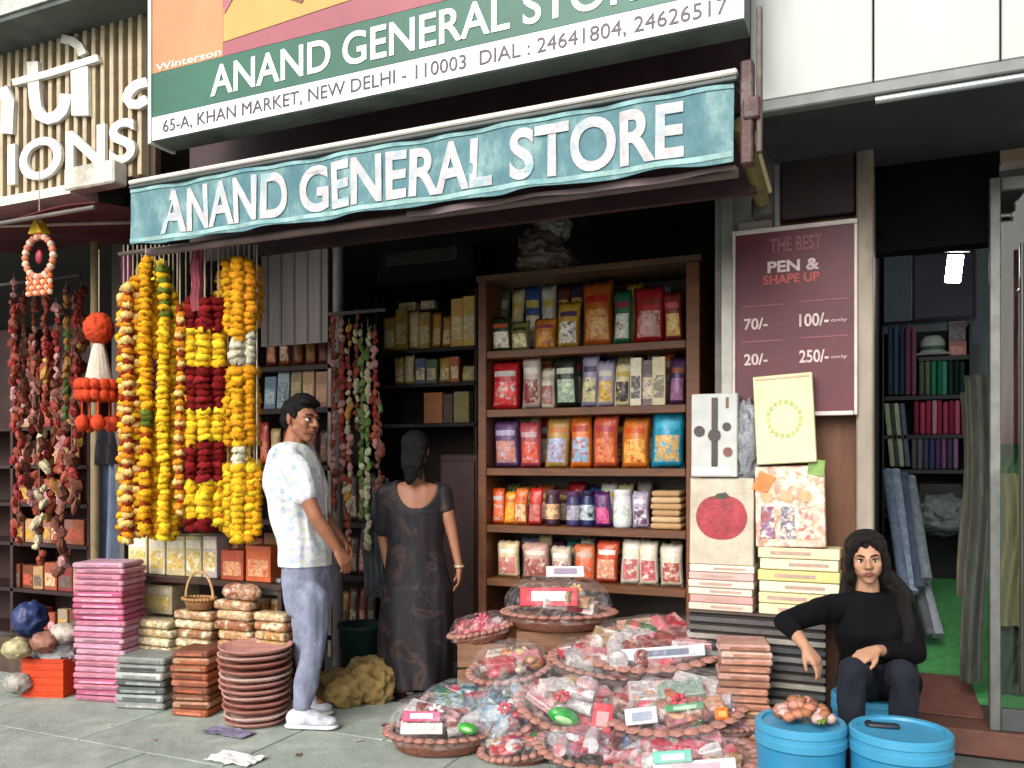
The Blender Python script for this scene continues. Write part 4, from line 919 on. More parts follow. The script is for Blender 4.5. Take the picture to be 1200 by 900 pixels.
for (c, nm), (a, b2) in zip(cc, xs):
    pouch(X(a, YT + .05), X(b2, YT + .05), Z(a, 628, YT + .05) - ZT, YT + .05, ZT + .001, c, '#c2a85c', '#d8d0bc', nm + ' in the row below the marigold garlands', 'box', dep=.2, rz=rnd.uniform(-.08, .08))
for i, (a, b2, top, c, nm) in enumerate(((257, 284, 645, '#a04428', 'rusty red'), (286, 316, 640, '#b8582c', 'orange'), (258, 280, 632, '#7c3a2c', 'brownish'))):
    pouch(X(a, YT + .02 + .1 * (i == 2)), X(b2, YT + .02 + .1 * (i == 2)), Z(a, top, YT) - ZT, YT + .03 + .13 * (i == 2), ZT + .001, c, '#c28a64', c, nm + ' box on the table behind the elbow of the man', 'box', dep=.12)
z2 = .211
for i, (a, b2, y0, y1, nm) in enumerate(((158, 200, 768, 724, 'lower cream box with straw front under the table'), (160, 199, 716, 682, 'upper cream box with gold letters under the table'))):
    zb = z2 + .001 if i == 0 else z2 + .235
    pouch(X(a, YT + .04), X(b2, YT + .04), .215 if i == 0 else .17, YT + .06, zb, '#b8a684', '#c9ae5c', '#c9bfa4', nm, 'box', dep=.22)
# wicker baskets on the low shelf
wick = mat('#8c6238', .7, .35, 40, .8, bscale=90, stretch=(1, 1, 3))
def wicker(loc, w_, h_, label, handle=True, c=wick, rz=0):
    t = thing('wicker_basket', label, 'basket', loc, rz=rz)
    r = w_ / 2
    MB().lathe([(r * .62, 0), (r * .8, h_ * .08), (r * .95, h_ * .8), (r, h_), (r * .93, h_ * 1.0), (r * .85, h_ * .5), (0, h_ * .45)], 28, sy=.7, wob=.01).out('bowl', c, t, smooth=True)
    B = MB()
    for i in range(28):
        a = 6.283 * i / 28; B.ball((r * math.cos(a), r * .7 * math.sin(a), h_), (.014, .012, .009), 6, 4)
    B.out('rim', mat('#a87c4c', .7, .3, 40, .5), t, smooth=True)
    if handle: MB().tube([(r * math.cos(a), 0, h_ + r * 1.5 * math.sin(a)) for a in [math.pi * i / 14 for i in range(15)]], .008, 6).out('handle', mat('#b89468', .7, .3, 40, .4), t, smooth=True)
    return t
YP = 3.60
for ci, (a, b2, top, tones, nm) in enumerate(((138, 200, 726, ['#c0b088', '#b09868', '#cbbf9c', '#a88c60'], 'cream and tan flat packet in the pile behind the silver trays'), (202, 248, 716, ['#b08458', '#c09c6c', '#94643c', '#b8a078'], 'tan flat packet in the pile behind the narrow brown stack'),
        (250, 293, 704, ['#b07c54', '#c8a078', '#9c6040', '#bc8c5c'], 'toffee coloured flat packet in the pile behind the round trays'), (295, 334, 718, ['#b4905c', '#c4a880', '#a8744c', '#b08040'], 'golden tan flat packet in the pile by the legs of the man'))):
    ztop = Z((a + b2) / 2, top, YP); nl = int(round(ztop / .052)); lh = ztop / nl
    for i in range(nl):
        c = tones[(i * 3 + ci) % 4]; x0, x1 = X(a, YP), X(b2, YP)
        B = MB().box((0, .05, lh * .48), ((x1 - x0) * rnd.uniform(.84, 1.0), .095, lh * .93), bev=lh * .3, seg=2)
        o = B.out('packet', soft(c, dim0(c, .8), '#cfc2a4', 22), smooth=True, loc=((x0 + x1) / 2 + rnd.uniform(-.01, .01), YP + rnd.uniform(-.006, .006), i * lh), rot=(0, 0, rnd.uniform(-.05, .05))); tag(o, (ordl(i, nl) if 0 < i < nl - 1 and i < 16 else 'topmost ' if i == nl - 1 else 'lowest ') + nm, 'packet', 'flat tan packets piled under the garlands')
wicker(Vector((X(226, YP), YP + .05, Z(225, 716, YP) + .004)), .20, .06, 'small wicker basket with arched handle on the tan packets below the garlands')
for i, (px, c, nm) in enumerate(((268, '#a8644c', 'coppery cellophane round packet on the toffee coloured pile'), (284, '#b88464', 'peach brown round packet on the toffee coloured pile'))):
    tag(MB().lump((0, 0, 0), (.075, .05, .045), 4, .08, 2.4).out('packet', soft(c, dim0(c), '#d0b49c', 26), smooth=True, loc=(X(px, YP), YP + .05, Z(271, 704, YP) + .042)), nm, 'packet')
# small things left of the man's legs
pouch(X(296, 3.85), X(336, 3.85), .095, 3.8, Z(310, 695, 3.85), '#9cb0a4', '#b8c4ba', '#9cb0a4', 'mint green flat box just left of the hip of the man', 'box', dep=.12)
for i, (a, b2) in enumerate(((300, 317), (319, 336))): pouch(X(a, 3.85), X(b2, 3.85), .20, 3.8, Z(310, 741, 3.85), '#a87028', '#b88a4c', '#c0a080', ['amber jar under mint box, left of the pair', 'amber jar under mint box, right of the pair'][i], 'jar')
pouch(X(298, 3.85), X(338, 3.85), .13, 3.78, Z(310, 770, 3.85), '#a8645c', '#b88478', '#a8645c', 'dusty rose box under the amber jars', 'box', dep=.14)
tag(MB().span((-.13, 0, 0), (.13, .2, Z(310, 770, 3.85) - .001), bev=.004).out('crate', wood('#4a3028'), loc=(X(318, 3.85), 3.79, 0)), 'brown wooden crate beneath the dusty rose box', 'crate')
for i, (px, py, wpx, c, nm) in enumerate(((24, 792, 20, '#5c3c34', 'small brown box left of the orange crate'), (78, 760, 16, '#8c8480', 'small grey box behind the orange crate'), (100, 640, 18, '#6c4438', 'brown box behind the top of the pink stack'))):
    v = P(px, py, 3.72); pouch(X(px - wpx / 2, 3.72), X(px + wpx / 2, 3.72), .12, 3.72, 0 if i < 2 else v.z, c, '#a09080', c, nm, 'box', rz=rnd.uniform(-.3, .3)) if i < 2 else None
CR = [('#c9b98c', 'cream'), ('#b8984c', 'gold'), ('#a07c50', 'tan'), ('#b87048', 'apricot'), ('#8c5c3c', 'toffee'), ('#c9a890', 'peach'), ('#9c9068', 'khaki'), ('#a84c30', 'brick red')]
for row, (yb, Yr, a0, b0, hp, where) in enumerate(((741, 3.70, 212, 300, 40, 'packet crammed on the low shelf behind the baskets'), (676, 3.86, 156, 326, 52, 'packet in second row behind the cream boxes'), (800, 3.66, 140, 300, 62, 'packet wedged low behind the pavement stacks'))):
    pal = CR[:]; px = a0; z_ = {0: .212, 1: ZT + .001, 2: .001}[row]; u_ = 0
    while px < b0 and pal:
        wpx = (b0 - a0) / 8.0; c, nm = pal.pop(rnd.randrange(len(pal)))
        hh_ = hp * rnd.uniform(.85, 1.1) * .0049
        if row == 2: hh_ = min(hh_, .30)
        pouch(X(px, Yr), X(px + wpx, Yr), hh_, Yr, z_, c, rnd.choice(['#d4c8a4', '#c09a60', '#d8ccc0']), '#a87850', nm + ' ' + where, 'packet' if rnd.random() < .6 else 'box', tilt=rnd.uniform(0, 8), rz=rnd.uniform(-.2, .2), dep=.07)
        px += wpx
# litter
for i, (px, py, c, nm) in enumerate(((180, 868, '#8c8478', 'small tan scrap'), (420, 868, '#a8a49c', 'pale grey scrap'), (350, 885, '#6c4a3c', 'small brown dry leaf'), (130, 850, '#b8b0a0', 'tiny cream scrap'), (452, 850, '#7a3c34', 'small red brown scrap'))):
    ww = rnd.uniform(.03, .05); tag(MB().sheet(lambda u, v: Vector(((u - .5) * ww, (v - .5) * ww * .7, .003 + .006 * abs(noise.noise(Vector((u * 3, v * 3, i * 5.1)))))), 5, 4, .001).out('scrap', mat(c, .8, .2, 20, .2), loc=G(px, py), rot=(0, 0, i)), nm + ' lying on the pavement', 'litter')
pp = MB().sheet(lambda u, v: Vector(((u - .5) * .24, (v - .5) * .13, .012 + .014 * noise.noise(Vector((u * 5, v * 4, 2))) )), 20, 12, .002).out('crumpled_paper', mat('#dcdcd8', .7, .05, 9, .2), smooth=True, loc=G(276, 891)); tag(pp, 'white crumpled paper lying on the pavement in front', 'paper')
pp = MB().sheet(lambda u, v: Vector(((u - .5) * .26, (v - .5) * .10, .01 + .012 * noise.noise(Vector((u * 6, v * 4, 7))) )), 20, 10, .002).out('plastic_sheet', mat('#77728a', .4, .25, 14, .3), smooth=True, loc=G(268, 860)); tag(pp, 'mauve grey plastic sheet lying before the round trays', 'sheet')

# ============================================================ HEAP OF CELLOPHANE HAMPERS
basketm = mat('#8a5844', .6, .35, 35, .9, bscale=110, stretch=(1, 1, 2.5))
ITEMS = ['#c8c4c0', '#b8606c', '#c23440', '#d9d4cc', '#8090b0', '#d9a8a4', '#2f8a4c', '#c9703c', '#6c5a8c', '#cfae84', '#4c5c7c', '#d8c0c4']
def dim(h, k=.84):
    h = h.lstrip('#'); return '#%02x%02x%02x' % tuple(min(255, int(int(h[i:i+2], 16) * k)) for i in (0, 2, 4))
def hamper(px, py, wpx, hpx, t_, label, cols_, tilt=(0, 0), sy=.72, seed=0, base=basketm, tint='#ccc4c4', al=.20, special=None, n=13):
    rr = random.Random(seed); c = D(px, py, t_); c.z = max(c.z, .003)
    w_ = wpx * 1.10 * t_ / FPX; h_ = hpx * .72 * t_ / FPX; r = w_ / 2; bh = min(.085, h_ * .42); n = int(n * 1.5)
    root = thing('gift_hamper', label, 'gift hamper', c, group='cellophane wrapped gift hampers heaped before the rack', rot=(R(tilt[0]), R(tilt[1]), YAW))
    MB().lathe([(r * .72, 0), (r * .82, bh * .1), (r * .97, bh * .85), (r, bh), (r * .94, bh), (r * .84, bh * .35), (0, bh * .32)], 30, sy=sy, wob=.01).out('basket', base, root, smooth=True)
    B = MB()
    for i in range(30):
        a = 6.283 * i / 30; B.ball((r * .99 * math.cos(a), r * .99 * sy * math.sin(a), bh), (r * .12, r * .10, .013), 6, 4)
    B.out('rim', mat('#a07064', .6, .3, 40, .5), root, smooth=True)
    hh = h_ - bh
    for i in range(n):
        a = rr.uniform(0, 6.283); q_ = math.sqrt(rr.random()) * .66
        x, y = q_ * r * math.cos(a), q_ * r * sy * math.sin(a)
        cap = bh * .75 + hh * (1 - q_ * q_) * rr.uniform(.35, .70)
        s = rr.uniform(.20, .36) * w_; cl = dim(rr.choice(cols_ + ['#b81c28', '#c84c58', '#207a34', '#d8848c', '#b08c5c', '#8c3428', '#e0dcdc'])); m_ = soft(cl, dim(cl, rr.uniform(.7, 1.0)), dim(rr.choice(cols_), .95), 14, .3, .3); k = rr.random()
        rot = (rr.uniform(.0, .45), rr.uniform(-.25, .25), rr.uniform(-.6, .6))
        if k < .5: MB().box((x, y, cap), (s, s * rr.uniform(.35, .6), s * rr.uniform(.2, .4)), rot=rot, bev=.004).out('boxed_gift', m_, root)
        elif k < .72: MB().cyl(Vector((x, y, cap)) - Vector((math.cos(a + 1) * s / 2, math.sin(a + 1) * s / 2, .01)), Vector((x, y, cap)) + Vector((math.cos(a + 1) * s / 2, math.sin(a + 1) * s / 2, .015)), s * .19, n=14).out('rolled_gift', m_, root, smooth=True)
        else: MB().ball((x, y, cap), (s * .34, s * .3, s * .24), 14, 9, jit=.03).out('round_gift', m_, root, smooth=True)
    if special: special(root, r, sy, bh, hh)
    B = MB(); ph = rr.uniform(0, 6)
    def dome(u, v):
        a = u * 2 * math.pi; e = v * math.pi / 2
        k = 1.0 + .05 * math.sin(a * 7 + ph) * (1 - v * .6) + .06 * noise.noise(Vector((math.cos(a) * 3, math.sin(a) * 3, v * 4 + seed)))
        return Vector((r * 1.0 * math.cos(a) * math.cos(e) ** .4 * k, r * sy * math.sin(a) * math.cos(e) ** .4 * k, bh * .6 + (hh * 1.03 + bh * .3) * math.sin(e) * (1 + .06 * noise.noise(Vector((math.cos(a) * 4, math.sin(a) * 4, seed))))))
    B.sheet(dome, 40, 12); B.out('cellophane', film(tint, al), root, smooth=True, angle=180)
    if rr.random() < .7:
        x, y = rr.uniform(-.3, .3) * r, -.5 * r * sy
        bw = MB()
        for k in range(7):
            a = 6.283 * k / 7; bw.ball((x + .022 * math.cos(a), y - .012, bh + hh * .72 + .022 * math.sin(a)), (.016, .012, .009), 8, 5, rot=(0, -a, 0))
        bw.out('bow', mat(rr.choice(['#b82c3c', '#c9566c', '#c9a45c', '#d8d0d0']), .3, .15, 20, .2), root, smooth=True)
    return root
def soap(color, dx, dz, w_=.12):
    def f(root, r, sy, bh, hh):
        MB().ball((dx, -r * sy * .78, bh + dz), (w_ * .5, .035, w_ * .27), 18, 10, rot=(0, .25, 0)).out('oval_gift', mat(color, .25, .15, 9, .1), root, smooth=True)
        MB().ball((dx, -r * sy * .78 - .028, bh + dz + .004), (w_ * .3, .012, w_ * .12), 12, 8, rot=(0, .25, 0)).out('gift_label', mat('#9cc48c', .4), root, smooth=True)
    return f
def plate(color, c2, dx, dz, a, b2, dy=.70):
    def f(root, r, sy, bh, hh):
        MB().box((dx, -r * sy * dy, bh + dz), (a, .02, b2), rot=(-.4, 0, 0), bev=.004).out('flat_gift', mat(color, .35, .1, 9, .1), root)
        MB().box((dx, -r * sy * dy - .010, bh + dz + .005), (a * .6, .008, b2 * .5), rot=(-.4, 0, 0)).out('gift_label', mat(c2, .35, .1, 9, .1), root)
    return f
def both(*fs):
    def f(*a):
        for g in fs: g(*a)
    return f
PINK = ['#c8808c', '#d9b0b4', '#c9c4c4', '#b8404c', '#d9d4d0', '#c99c84']; BLUE = ['#4c84a0', '#8cb0c4', '#c8ccd0', '#2c5470', '#b8c0c8']
WARM = ['#d9c08c', '#c9844c', '#d9d4c8', '#c05c3c', '#d0b498', '#e0d8d0']; MIX = ITEMS
# what the heap stands on
for i, (px, t_, w_, d_, top, lb) in enumerate(((655, 4.62, .46, .30, .455, 'brown wooden crate under the tallest hamper at the back'), (765, 4.30, .50, .30, .36, 'brown wooden crate under the wide pink hamper'), (600, 4.42, .34, .28, .21, 'low brown crate under the yellow white hamper'), (690, 4.20, .42, .30, .115, 'flat brown crate under the middle of the heap'), (566, 4.60, .26, .24, .39, 'narrow dark crate under the small pink basket'))):
    c = D(px, HOR, t_); c.z = 0
    t = thing('wooden_crate', lb, 'crate', c, rz=YAW); B = MB(); ns = max(1, int(top / .1)); sh = top / ns
    MB().span((-w_ / 2 + .012, -d_ / 2 + .012, 0), (w_ / 2 - .012, d_ / 2 - .012, top - .012)).out('body', wood('#3a281e'), t)
    for k in range(ns): MB().span((-w_ / 2, -d_ / 2, k * sh + .006), (w_ / 2, -d_ / 2 + .011, (k + 1) * sh - .006), bev=.003).out('slat', wood('#7a5840'), t)
    MB().span((-w_ / 2, -d_ / 2, top - .011), (w_ / 2, d_ / 2, top), bev=.003).out('top_board', wood('#7a5840'), t)
hamper(655, 735, 116, 82, 4.58, 'tallest hamper with white and red box on top at back of heap', WARM + ['#b8404c'], seed=1, special=both(plate('#d0ccc8', '#8c7c90', .03, .22, .2, .06, .3), plate('#b8303c', '#e0dcd8', -.06, .10, .30, .10)), n=16)
hamper(567, 751, 70, 46, 4.58, 'small pink cellophane basket at upper left of heap', ['#b8404c', '#c8687c', '#d9a0a4', '#8c4038'], tilt=(0, -12), seed=2, tint='#f0c8c8')
hamper(765, 774, 150, 62, 4.25, 'wide pink topped flat hamper on right shoulder of heap', PINK + ['#c9a4a0'], tilt=(14, -4), seed=3, special=plate('#b8c4cc', '#5c6c80', .02, .05, .40, .055), n=16, tint='#f4dada')
hamper(600, 800, 88, 68, 4.38, 'yellow and white flowery hamper on left side of heap', WARM, tilt=(14, -8), seed=4, n=15)
hamper(705, 792, 110, 58, 4.26, 'grey white hamper with red edge in middle of heap', ['#c8c4c4', '#a8a4b0', '#d9d4d0', '#c23440', '#8c8490'], tilt=(10, 6), seed=5)
hamper(545, 838, 92, 54, 4.32, 'blue patterned hamper behind the lowest left hamper', BLUE, tilt=(8, 0), seed=6, tint='#d8ecf4')
hamper(515, 877, 112, 86, 4.0, 'lowest left hamper with pink band and green packet', PINK + ['#d0ccc8'], seed=7, special=both(plate('#b83c68', '#d9c0cc', -.07, .10, .17, .045), plate('#d8d0cc', '#b8b0ac', -.07, .045, .19, .05), soap('#3c9c38', .14, .05, .09)), n=15)
hamper(605, 856, 104, 84, 4.08, 'blue and white hamper leaning sideways beside lowest left one', BLUE + ['#d8d4d4', '#d9c4b0'], tilt=(20, -34), seed=8, base=mat('#3a3040', .6, .3, 30, .6), n=15, tint='#e4ecf4')
hamper(668, 846, 116, 92, 3.98, 'hamper showing an oval green gift in centre of heap', PINK + ['#c8c8cc', '#d8d4d4'], tilt=(22, 8), seed=9, special=both(soap('#1f8a34', -.05, .05, .15), plate('#c84450', '#d9a0a0', .12, .06, .09, .13)), n=16)
hamper(790, 846, 148, 78, 3.9, 'large rust basket hamper with silver label and green stripe at right', ['#c8a090', '#8ca494', '#c8c0c4', '#c86848', '#d9a078', '#a87868'], tilt=(14, -6), seed=10, special=both(plate('#c4c8d0', '#8c94a4', -.17, .06, .14, .07), plate('#3c8858', '#9cb8a4', .02, .08, .17, .03), plate('#cc6a1c', '#d9a45c', .18, .03, .06, .05)), n=18)
hamper(612, 888, 86, 50, 3.88, 'small red and white hamper at front foot of heap', ['#b82834', '#e0dcdc', '#a88078', '#8c3450'], tilt=(8, -10), seed=11)
hamper(697, 893, 124, 62, 3.76, 'front hamper with white and denim blue round gifts', ['#d8d4d8', '#6c84b0', '#8c7c90', '#c8c4cc', '#5c5868'], tilt=(10, 4), seed=12, base=mat('#4c4448', .6, .3, 30, .6), n=15)
hamper(806, 906, 150, 70, 3.68, 'front right hamper with pink and teal wrapping', ['#c8687c', '#d99ca8', '#7cbcb0', '#d8d0d4', '#b83c50', '#e0dcdc'], tilt=(8, -4), seed=13, special=both(plate('#6cb0a0', '#b0d0c8', -.09, .08, .16, .05), plate('#dcd4d8', '#c8a0ac', 0, .03, .34, .05)), n=17, tint='#f4dede')
hamper(850, 862, 70, 46, 3.86, 'small crimson hamper tucked right of the large rust basket', ['#b83c50', '#c8687c', '#a88468'], seed=14, tint='#f4dede')
stack(868, 890, 58, 752, 16, ['#b0877c', '#a0705c', '#c4a898', '#8c6450', '#b89468'], 'brown_tray', 'flat pinkish brown tray within the stack right of the hampers', 'tray', 'trays stacked right of the hampers', depth=.22, toplabel='topmost pinkish brown tray right of the hampers')

# ============================================================ BOXES BY THE MENU BOARD
YB = 4.12
ZB1 = Z(900, 720, YB)
sc_ = thing('slatted_crate', 'dark slatted crate carrying the cream cartons beside the girl', 'crate', (X(885, YB), YB, 0)); cx = sc_.location.x
xa, xb = X(806, YB) - cx, X(968, YB) - cx
MB().span((xa + .01, .0, 0), (xb - .01, .165, ZB1 - .012)).out('body', mat('#262422', .8, .3, 8, .1), sc_)
k = 0; z = .02
while z < ZB1 - .03:
    MB().span((xa, -.016, z), (xb, -.001, z + .024), bev=.003).out('slat', mat(['#6c6c6a', '#3c3d40', '#8a847c', '#54504c', '#4a4648'][k % 5], .6, .25, 12, .2), sc_); z += .040; k += 1
MB().span((xa, -.017, ZB1 - .011), (xb, .165, ZB1), bev=.003).out('top_board', wood('#4c4038'), sc_)
def carton_pile(a, b2, ytop, ybot, n, cols_, label, grp, top):
    zb = ZB1 + .001; zt_ = Z((a + b2) / 2, ytop, YB); lh = (zt_ - zb) / n
    for i in range(n):
        x0, x1 = X(a, YB) + rnd.uniform(0, .012), X(b2, YB) - rnd.uniform(0, .012)
        B = MB().box((0, .085, lh * .485), (x1 - x0, .17, lh * .94), bev=.004)
        B.mt(1).box((rnd.uniform(-.05, .05), -.001, lh * .5), ((x1 - x0) * .5, .002, lh * .3))
        o = B.out('carton', [mat(cols_[i % len(cols_)], .6, .12, 9, .1), mat('#a88c80', .6, .2, 30)], loc=((x0 + x1) / 2, YB + rnd.uniform(-.012, 0), zb + i * lh)); tag(o, top if i == n - 1 else ordl(i, n) + label, 'carton', grp)
    return zb + n * lh
zl = carton_pile(806, 884, 662, 720, 6, ['#c9b4a4', '#b88c88', '#cfc2b0', '#c9b8ac', '#c49c98', '#d0c8b4'], 'flat cream or pink carton in the pile beneath apple picture', 'flat cartons beneath the apple picture', 'topmost flat carton directly under the apple picture')
zr_ = carton_pile(888, 985, 642, 720, 6, ['#cfc6a0', '#c8bc90', '#d4ccb0', '#c4b878', '#d0c8a8', '#ccc09c'], 'flat yellowish cream carton in pile left of the girl', 'yellowish cartons left of the girl', 'topmost yellowish cream carton left of the girl')
ap = thing('picture_box', 'white box with a large red apple picture', 'box', ((X(808, YB) + X(883, YB)) / 2, YB - .004, zl), rot=(R(-3), 0, 0))
w_ = (X(883, YB) - X(808, YB)) / 2; h_ = Z(845, 560, YB) - zl
MB().span((-w_, 0, 0), (w_, .07, h_), bev=.004).out('carton', mat('#b0a694', .55, .16, 9, .1, dirt='#94887c'), ap)
ra = w_ * .80; pts = []
for i in range(36):
    a = 2 * math.pi * i / 36; k = 1 - .10 * max(0, math.cos(a - math.pi / 2)) ** 8 - .05 * max(0, math.cos(a + math.pi / 2)) ** 8
    pts.append((ra * k * math.cos(a) * 1.0, h_ * .55 + ra * .94 * k * math.sin(a)))
MB().prism(pts, -.003, -.0).out('printed_apple', mat('#8c1828', .35, .35, 26, .1, dirt='#a8303c'), ap)
MB().prism([(-.035, h_ * .55 + ra * .78), (.0, h_ * .55 + ra * .70), (.04, h_ * .55 + ra * .8), (.02, h_ * .55 + ra * .98), (-.02, h_ * .55 + ra * .92)], -.006, -.0032).out('printed_leaf', mat('#2c3020', .4), ap)
wb = thing('picture_box', 'white upright box with printed wristwatch and small dials', 'box', ((X(810, YB) + X(864, YB)) / 2, YB - .002, zl + h_ + .004), rot=(R(-1), 0, 0))
w_ = (X(864, YB) - X(810, YB)) / 2; h2 = Z(838, 461, YB) - (zl + h_ + .004)
MB().span((-w_, 0, 0), (w_, .08, h2), bev=.004).out('carton', mat('#acaeaa', .5, .12, 9, .1), wb)
dk = mat('#35282a', .4, .3, 24, .1); rs = mat('#6c4038', .4, .3, 24, .1)
MB().span((-.012, -.003, h2 * .12), (.018, -.0, h2 * .95)).out('printed_strap', dk, wb)
for x, z, r, m_ in ((-.07, .55, .026, dk), (.06, .60, .020, dk), (.065, .30, .022, rs), (.002, .5, .03, dk)):
    MB().cyl((x, -.0062, h2 * z), (x, -.0032, h2 * z), r, n=18).out('printed_dial', m_, wb)
MB().span((.055, -.003, h2 * .82), (.068, -.0, h2 * .95)).out('printed_strap', rs, wb)
MB().span((-w_ + .004, -.003, .01), (w_ - .03, 0, .05)).out('printed_band', mat('#d9d6d0', .4), wb)
gr = MB().lump((0, 0, 0), (.06, .05, .17), 4, .3, 2.6).out('plastic_bundle', mat('#7c8084', .25, .3, 18, .5), smooth=True, loc=P(874, 520, YB + .07)); tag(gr, 'grey crumpled plastic bundle between watch box and pale green box', 'bundle')
fg = thing('picture_box', 'box with colourful printed dolls standing on the yellowish cartons', 'box', ((X(886, YB) + X(968, YB)) / 2, YB - .004, zr_ + .002), rot=(R(-5), R(-1.5), 0))
w_ = (X(968, YB) - X(886, YB)) / 2; h_ = Z(927, 546, YB) - zr_
MB().span((-w_, 0, 0), (w_, .06, h_), bev=.004).out('carton', soft('#a87c64', '#c8a890', '#d0c0b0', 22), fg)
for i, (x, c1, c2) in enumerate(((-.10, '#8c3440', '#6c4c6c'), (-.01, '#c8c0bc', '#3c3c58'), (.07, '#b04c4c', '#c8a08c'))):
    MB().prism([(x - .035, h_ * .1), (x + .035, h_ * .1), (x + .028, h_ * .5), (x - .028, h_ * .5)], -.004, -.0).out('printed_doll', soft(c1, c2, '#d0b8a4', 30), fg)
    MB().cyl((x, -.005, h_ * .62), (x, -.001, h_ * .62), .028, n=14).out('printed_face', mat('#c8946c', .5, .2, 20), fg)
MB().prism([(-.17, h_ * .72), (-.10, h_ * .66), (-.06, h_ * .86), (-.13, h_ * .95)], -.005, 0).out('printed_flower', mat('#c9702c', .5, .3, 20), fg)
MB().prism([(.08, h_ * .9), (.15, h_ * .85), (.16, h_ * 1.05), (.09, h_ * 1.08)], -.005, 0).out('leaf', mat('#6c8c3c', .5, .3, 20), fg)
pg = thing('picture_box', 'pale green and cream flat box leaning on top near menu board', 'box', ((X(887, YB) + X(957, YB)) / 2, YB + .0, zr_ + h_ + .012), rot=(R(-2), R(-3), 0))
w_ = (X(957, YB) - X(887, YB)) / 2; h3 = Z(922, 438, YB) - (zr_ + h_ + .012)
MB().span((-w_, 0, 0), (w_, .05, h3), bev=.004).out('carton', mat('#c9c49c', .5, .1, 9, .1, dirt='#bdbc88'), pg)
B = MB()
for i in range(18):
    a = 6.283 * i / 18; r1 = w_ * .55
    B.span((r1 * math.cos(a) - .008, -.003, h3 * .5 + r1 * 1.1 * math.sin(a) - .010), (r1 * math.cos(a) + .008, 0, h3 * .5 + r1 * 1.1 * math.sin(a) + .010))
B.out('printed_wreath', mat('#a0aa6c', .5, .2, 20), pg)
MB().span((-w_ + .01, -.003, h3 - .02), (w_ - .01, 0, h3 - .012)).out('printed_border', mat('#b89c84', .5), pg)

# ============================================================ RIGHT SHOP (cloth shop)
navy = mat('#141620', .5, .25, 3, .1)
XA = X(1025, F); 
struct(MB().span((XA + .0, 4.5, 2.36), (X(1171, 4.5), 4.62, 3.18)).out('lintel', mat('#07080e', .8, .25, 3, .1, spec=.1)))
struct(MB().span((XA, 4.62, 0), (2.6, 9, .115)).out('shop_floor', mat('#4a4038', .7, .2, 5, .2)))
struct(MB().span((XA, 4.42, 0), (2.6, 4.62, .118), bev=.006).out('step', mat('#5c3a30', .75, .25, 6, .3, dirt='#3c2824')))
struct(MB().span((XA + .0, 8.2, .1), (2.6, 8.3, 3.19)).out('back_wall', mat('#8a9aa2', .7, .12, 2, .1)))
struct(MB().span((2.6, 4.3, 0), (2.75, 9, 3.19)).out('side_wall', mat('#564c44', .8, .2, 3, .2)))
rm = bmesh.new()
struct(MB().prism([(4.9, .119), (5.6, .119), (8.2, .52), (8.2, .118)], -.55, 0).out('ramp', mat('#4c9a58', .95, .18, 20, .4, bscale=120, dirt='#5ca468'), rot=(0, 0, R(90)), loc=(.14, 0, 0)))
struct(MB().span((X(1068, 4.7), 4.63, .119), (X(1152, 4.7) , 5.5, .124)).out('mat', mat('#70453c', .9, .25, 12, .4)))
lp = thing('lamp', 'bright white square lamp glowing high in the right shop', 'lamp', P(1118, 316, 5.7), rot=(R(12), R(6), 0))
MB().span((-.042, -.012, -.075), (.042, .0, .085), bev=.003).out('panel', mat('#ffffff', .5, 0, 5, 0, emit=55), lp)
MB().span((-.075, -.014, .101), (.075, .014, .12), bev=.004).out('housing', mat('#9a9c9c', .4), lp)
MB().cyl((0, .01, .11), (0, .01, .62), .006, n=6).out('cord', mat('#2c2c2c', .6), lp)
pnl = thing('partition', 'grey blue glazed partition on back wall of the right shop', 'partition', (X(1060, 7.9), 7.9, Z(1060, 376, 7.9))); cx = pnl.location.x
MB().span((X(1036, 7.9) - cx, 0, 0), (X(1067, 7.9) - cx, .03, .62)).out('board', mat('#6c7a84', .5, .1, 3, .1), pnl)
MB().span((X(1067, 7.9) - cx + .002, -.01, 0), (X(1069, 7.9) - cx, .03, .64)).out('frame', mat('#8c989c', .4), pnl)
MB().span((X(1070, 7.9) - cx, 0, 0), (X(1142, 7.9) - cx, .03, .55), bev=.02).out('board', mat('#555566', .5, .15, 3, .1), pnl)
YC = 7.2
fs = thing('shelving', 'black shelving in the right shop filled with bolts of cloth', 'shelf', (X(1085, YC), YC, .1)); cx = fs.location.x
CZ = [Z(1085, y, YC) for y in (463, 509, 550, 603)]
for z in CZ + [Z(1085, 418, YC)]:
    MB().span(((X(1036, YC) if z in CZ else X(1076, YC)) - cx, 0, z - .135), (X(1136, YC) - cx, .4, z - .10), bev=.003).out('shelf', mat('#16161a', .5, .2, 5, .1), fs)
MB().span((X(1034, YC) - cx, .0, 0), (X(1036, YC) - cx, .4, 2.3)).out('upright', mat('#16161a', .5), fs)
MB().span((X(1136, YC) - cx, .0, 0), (X(1139, YC) - cx, .4, 2.3)).out('upright', mat('#16161a', .5), fs)
MB().span((X(1036, YC) - cx, .4, .0), (X(1136, YC) - cx, .42, 2.3)).out('back_panel', mat('#15161b', .7), fs)
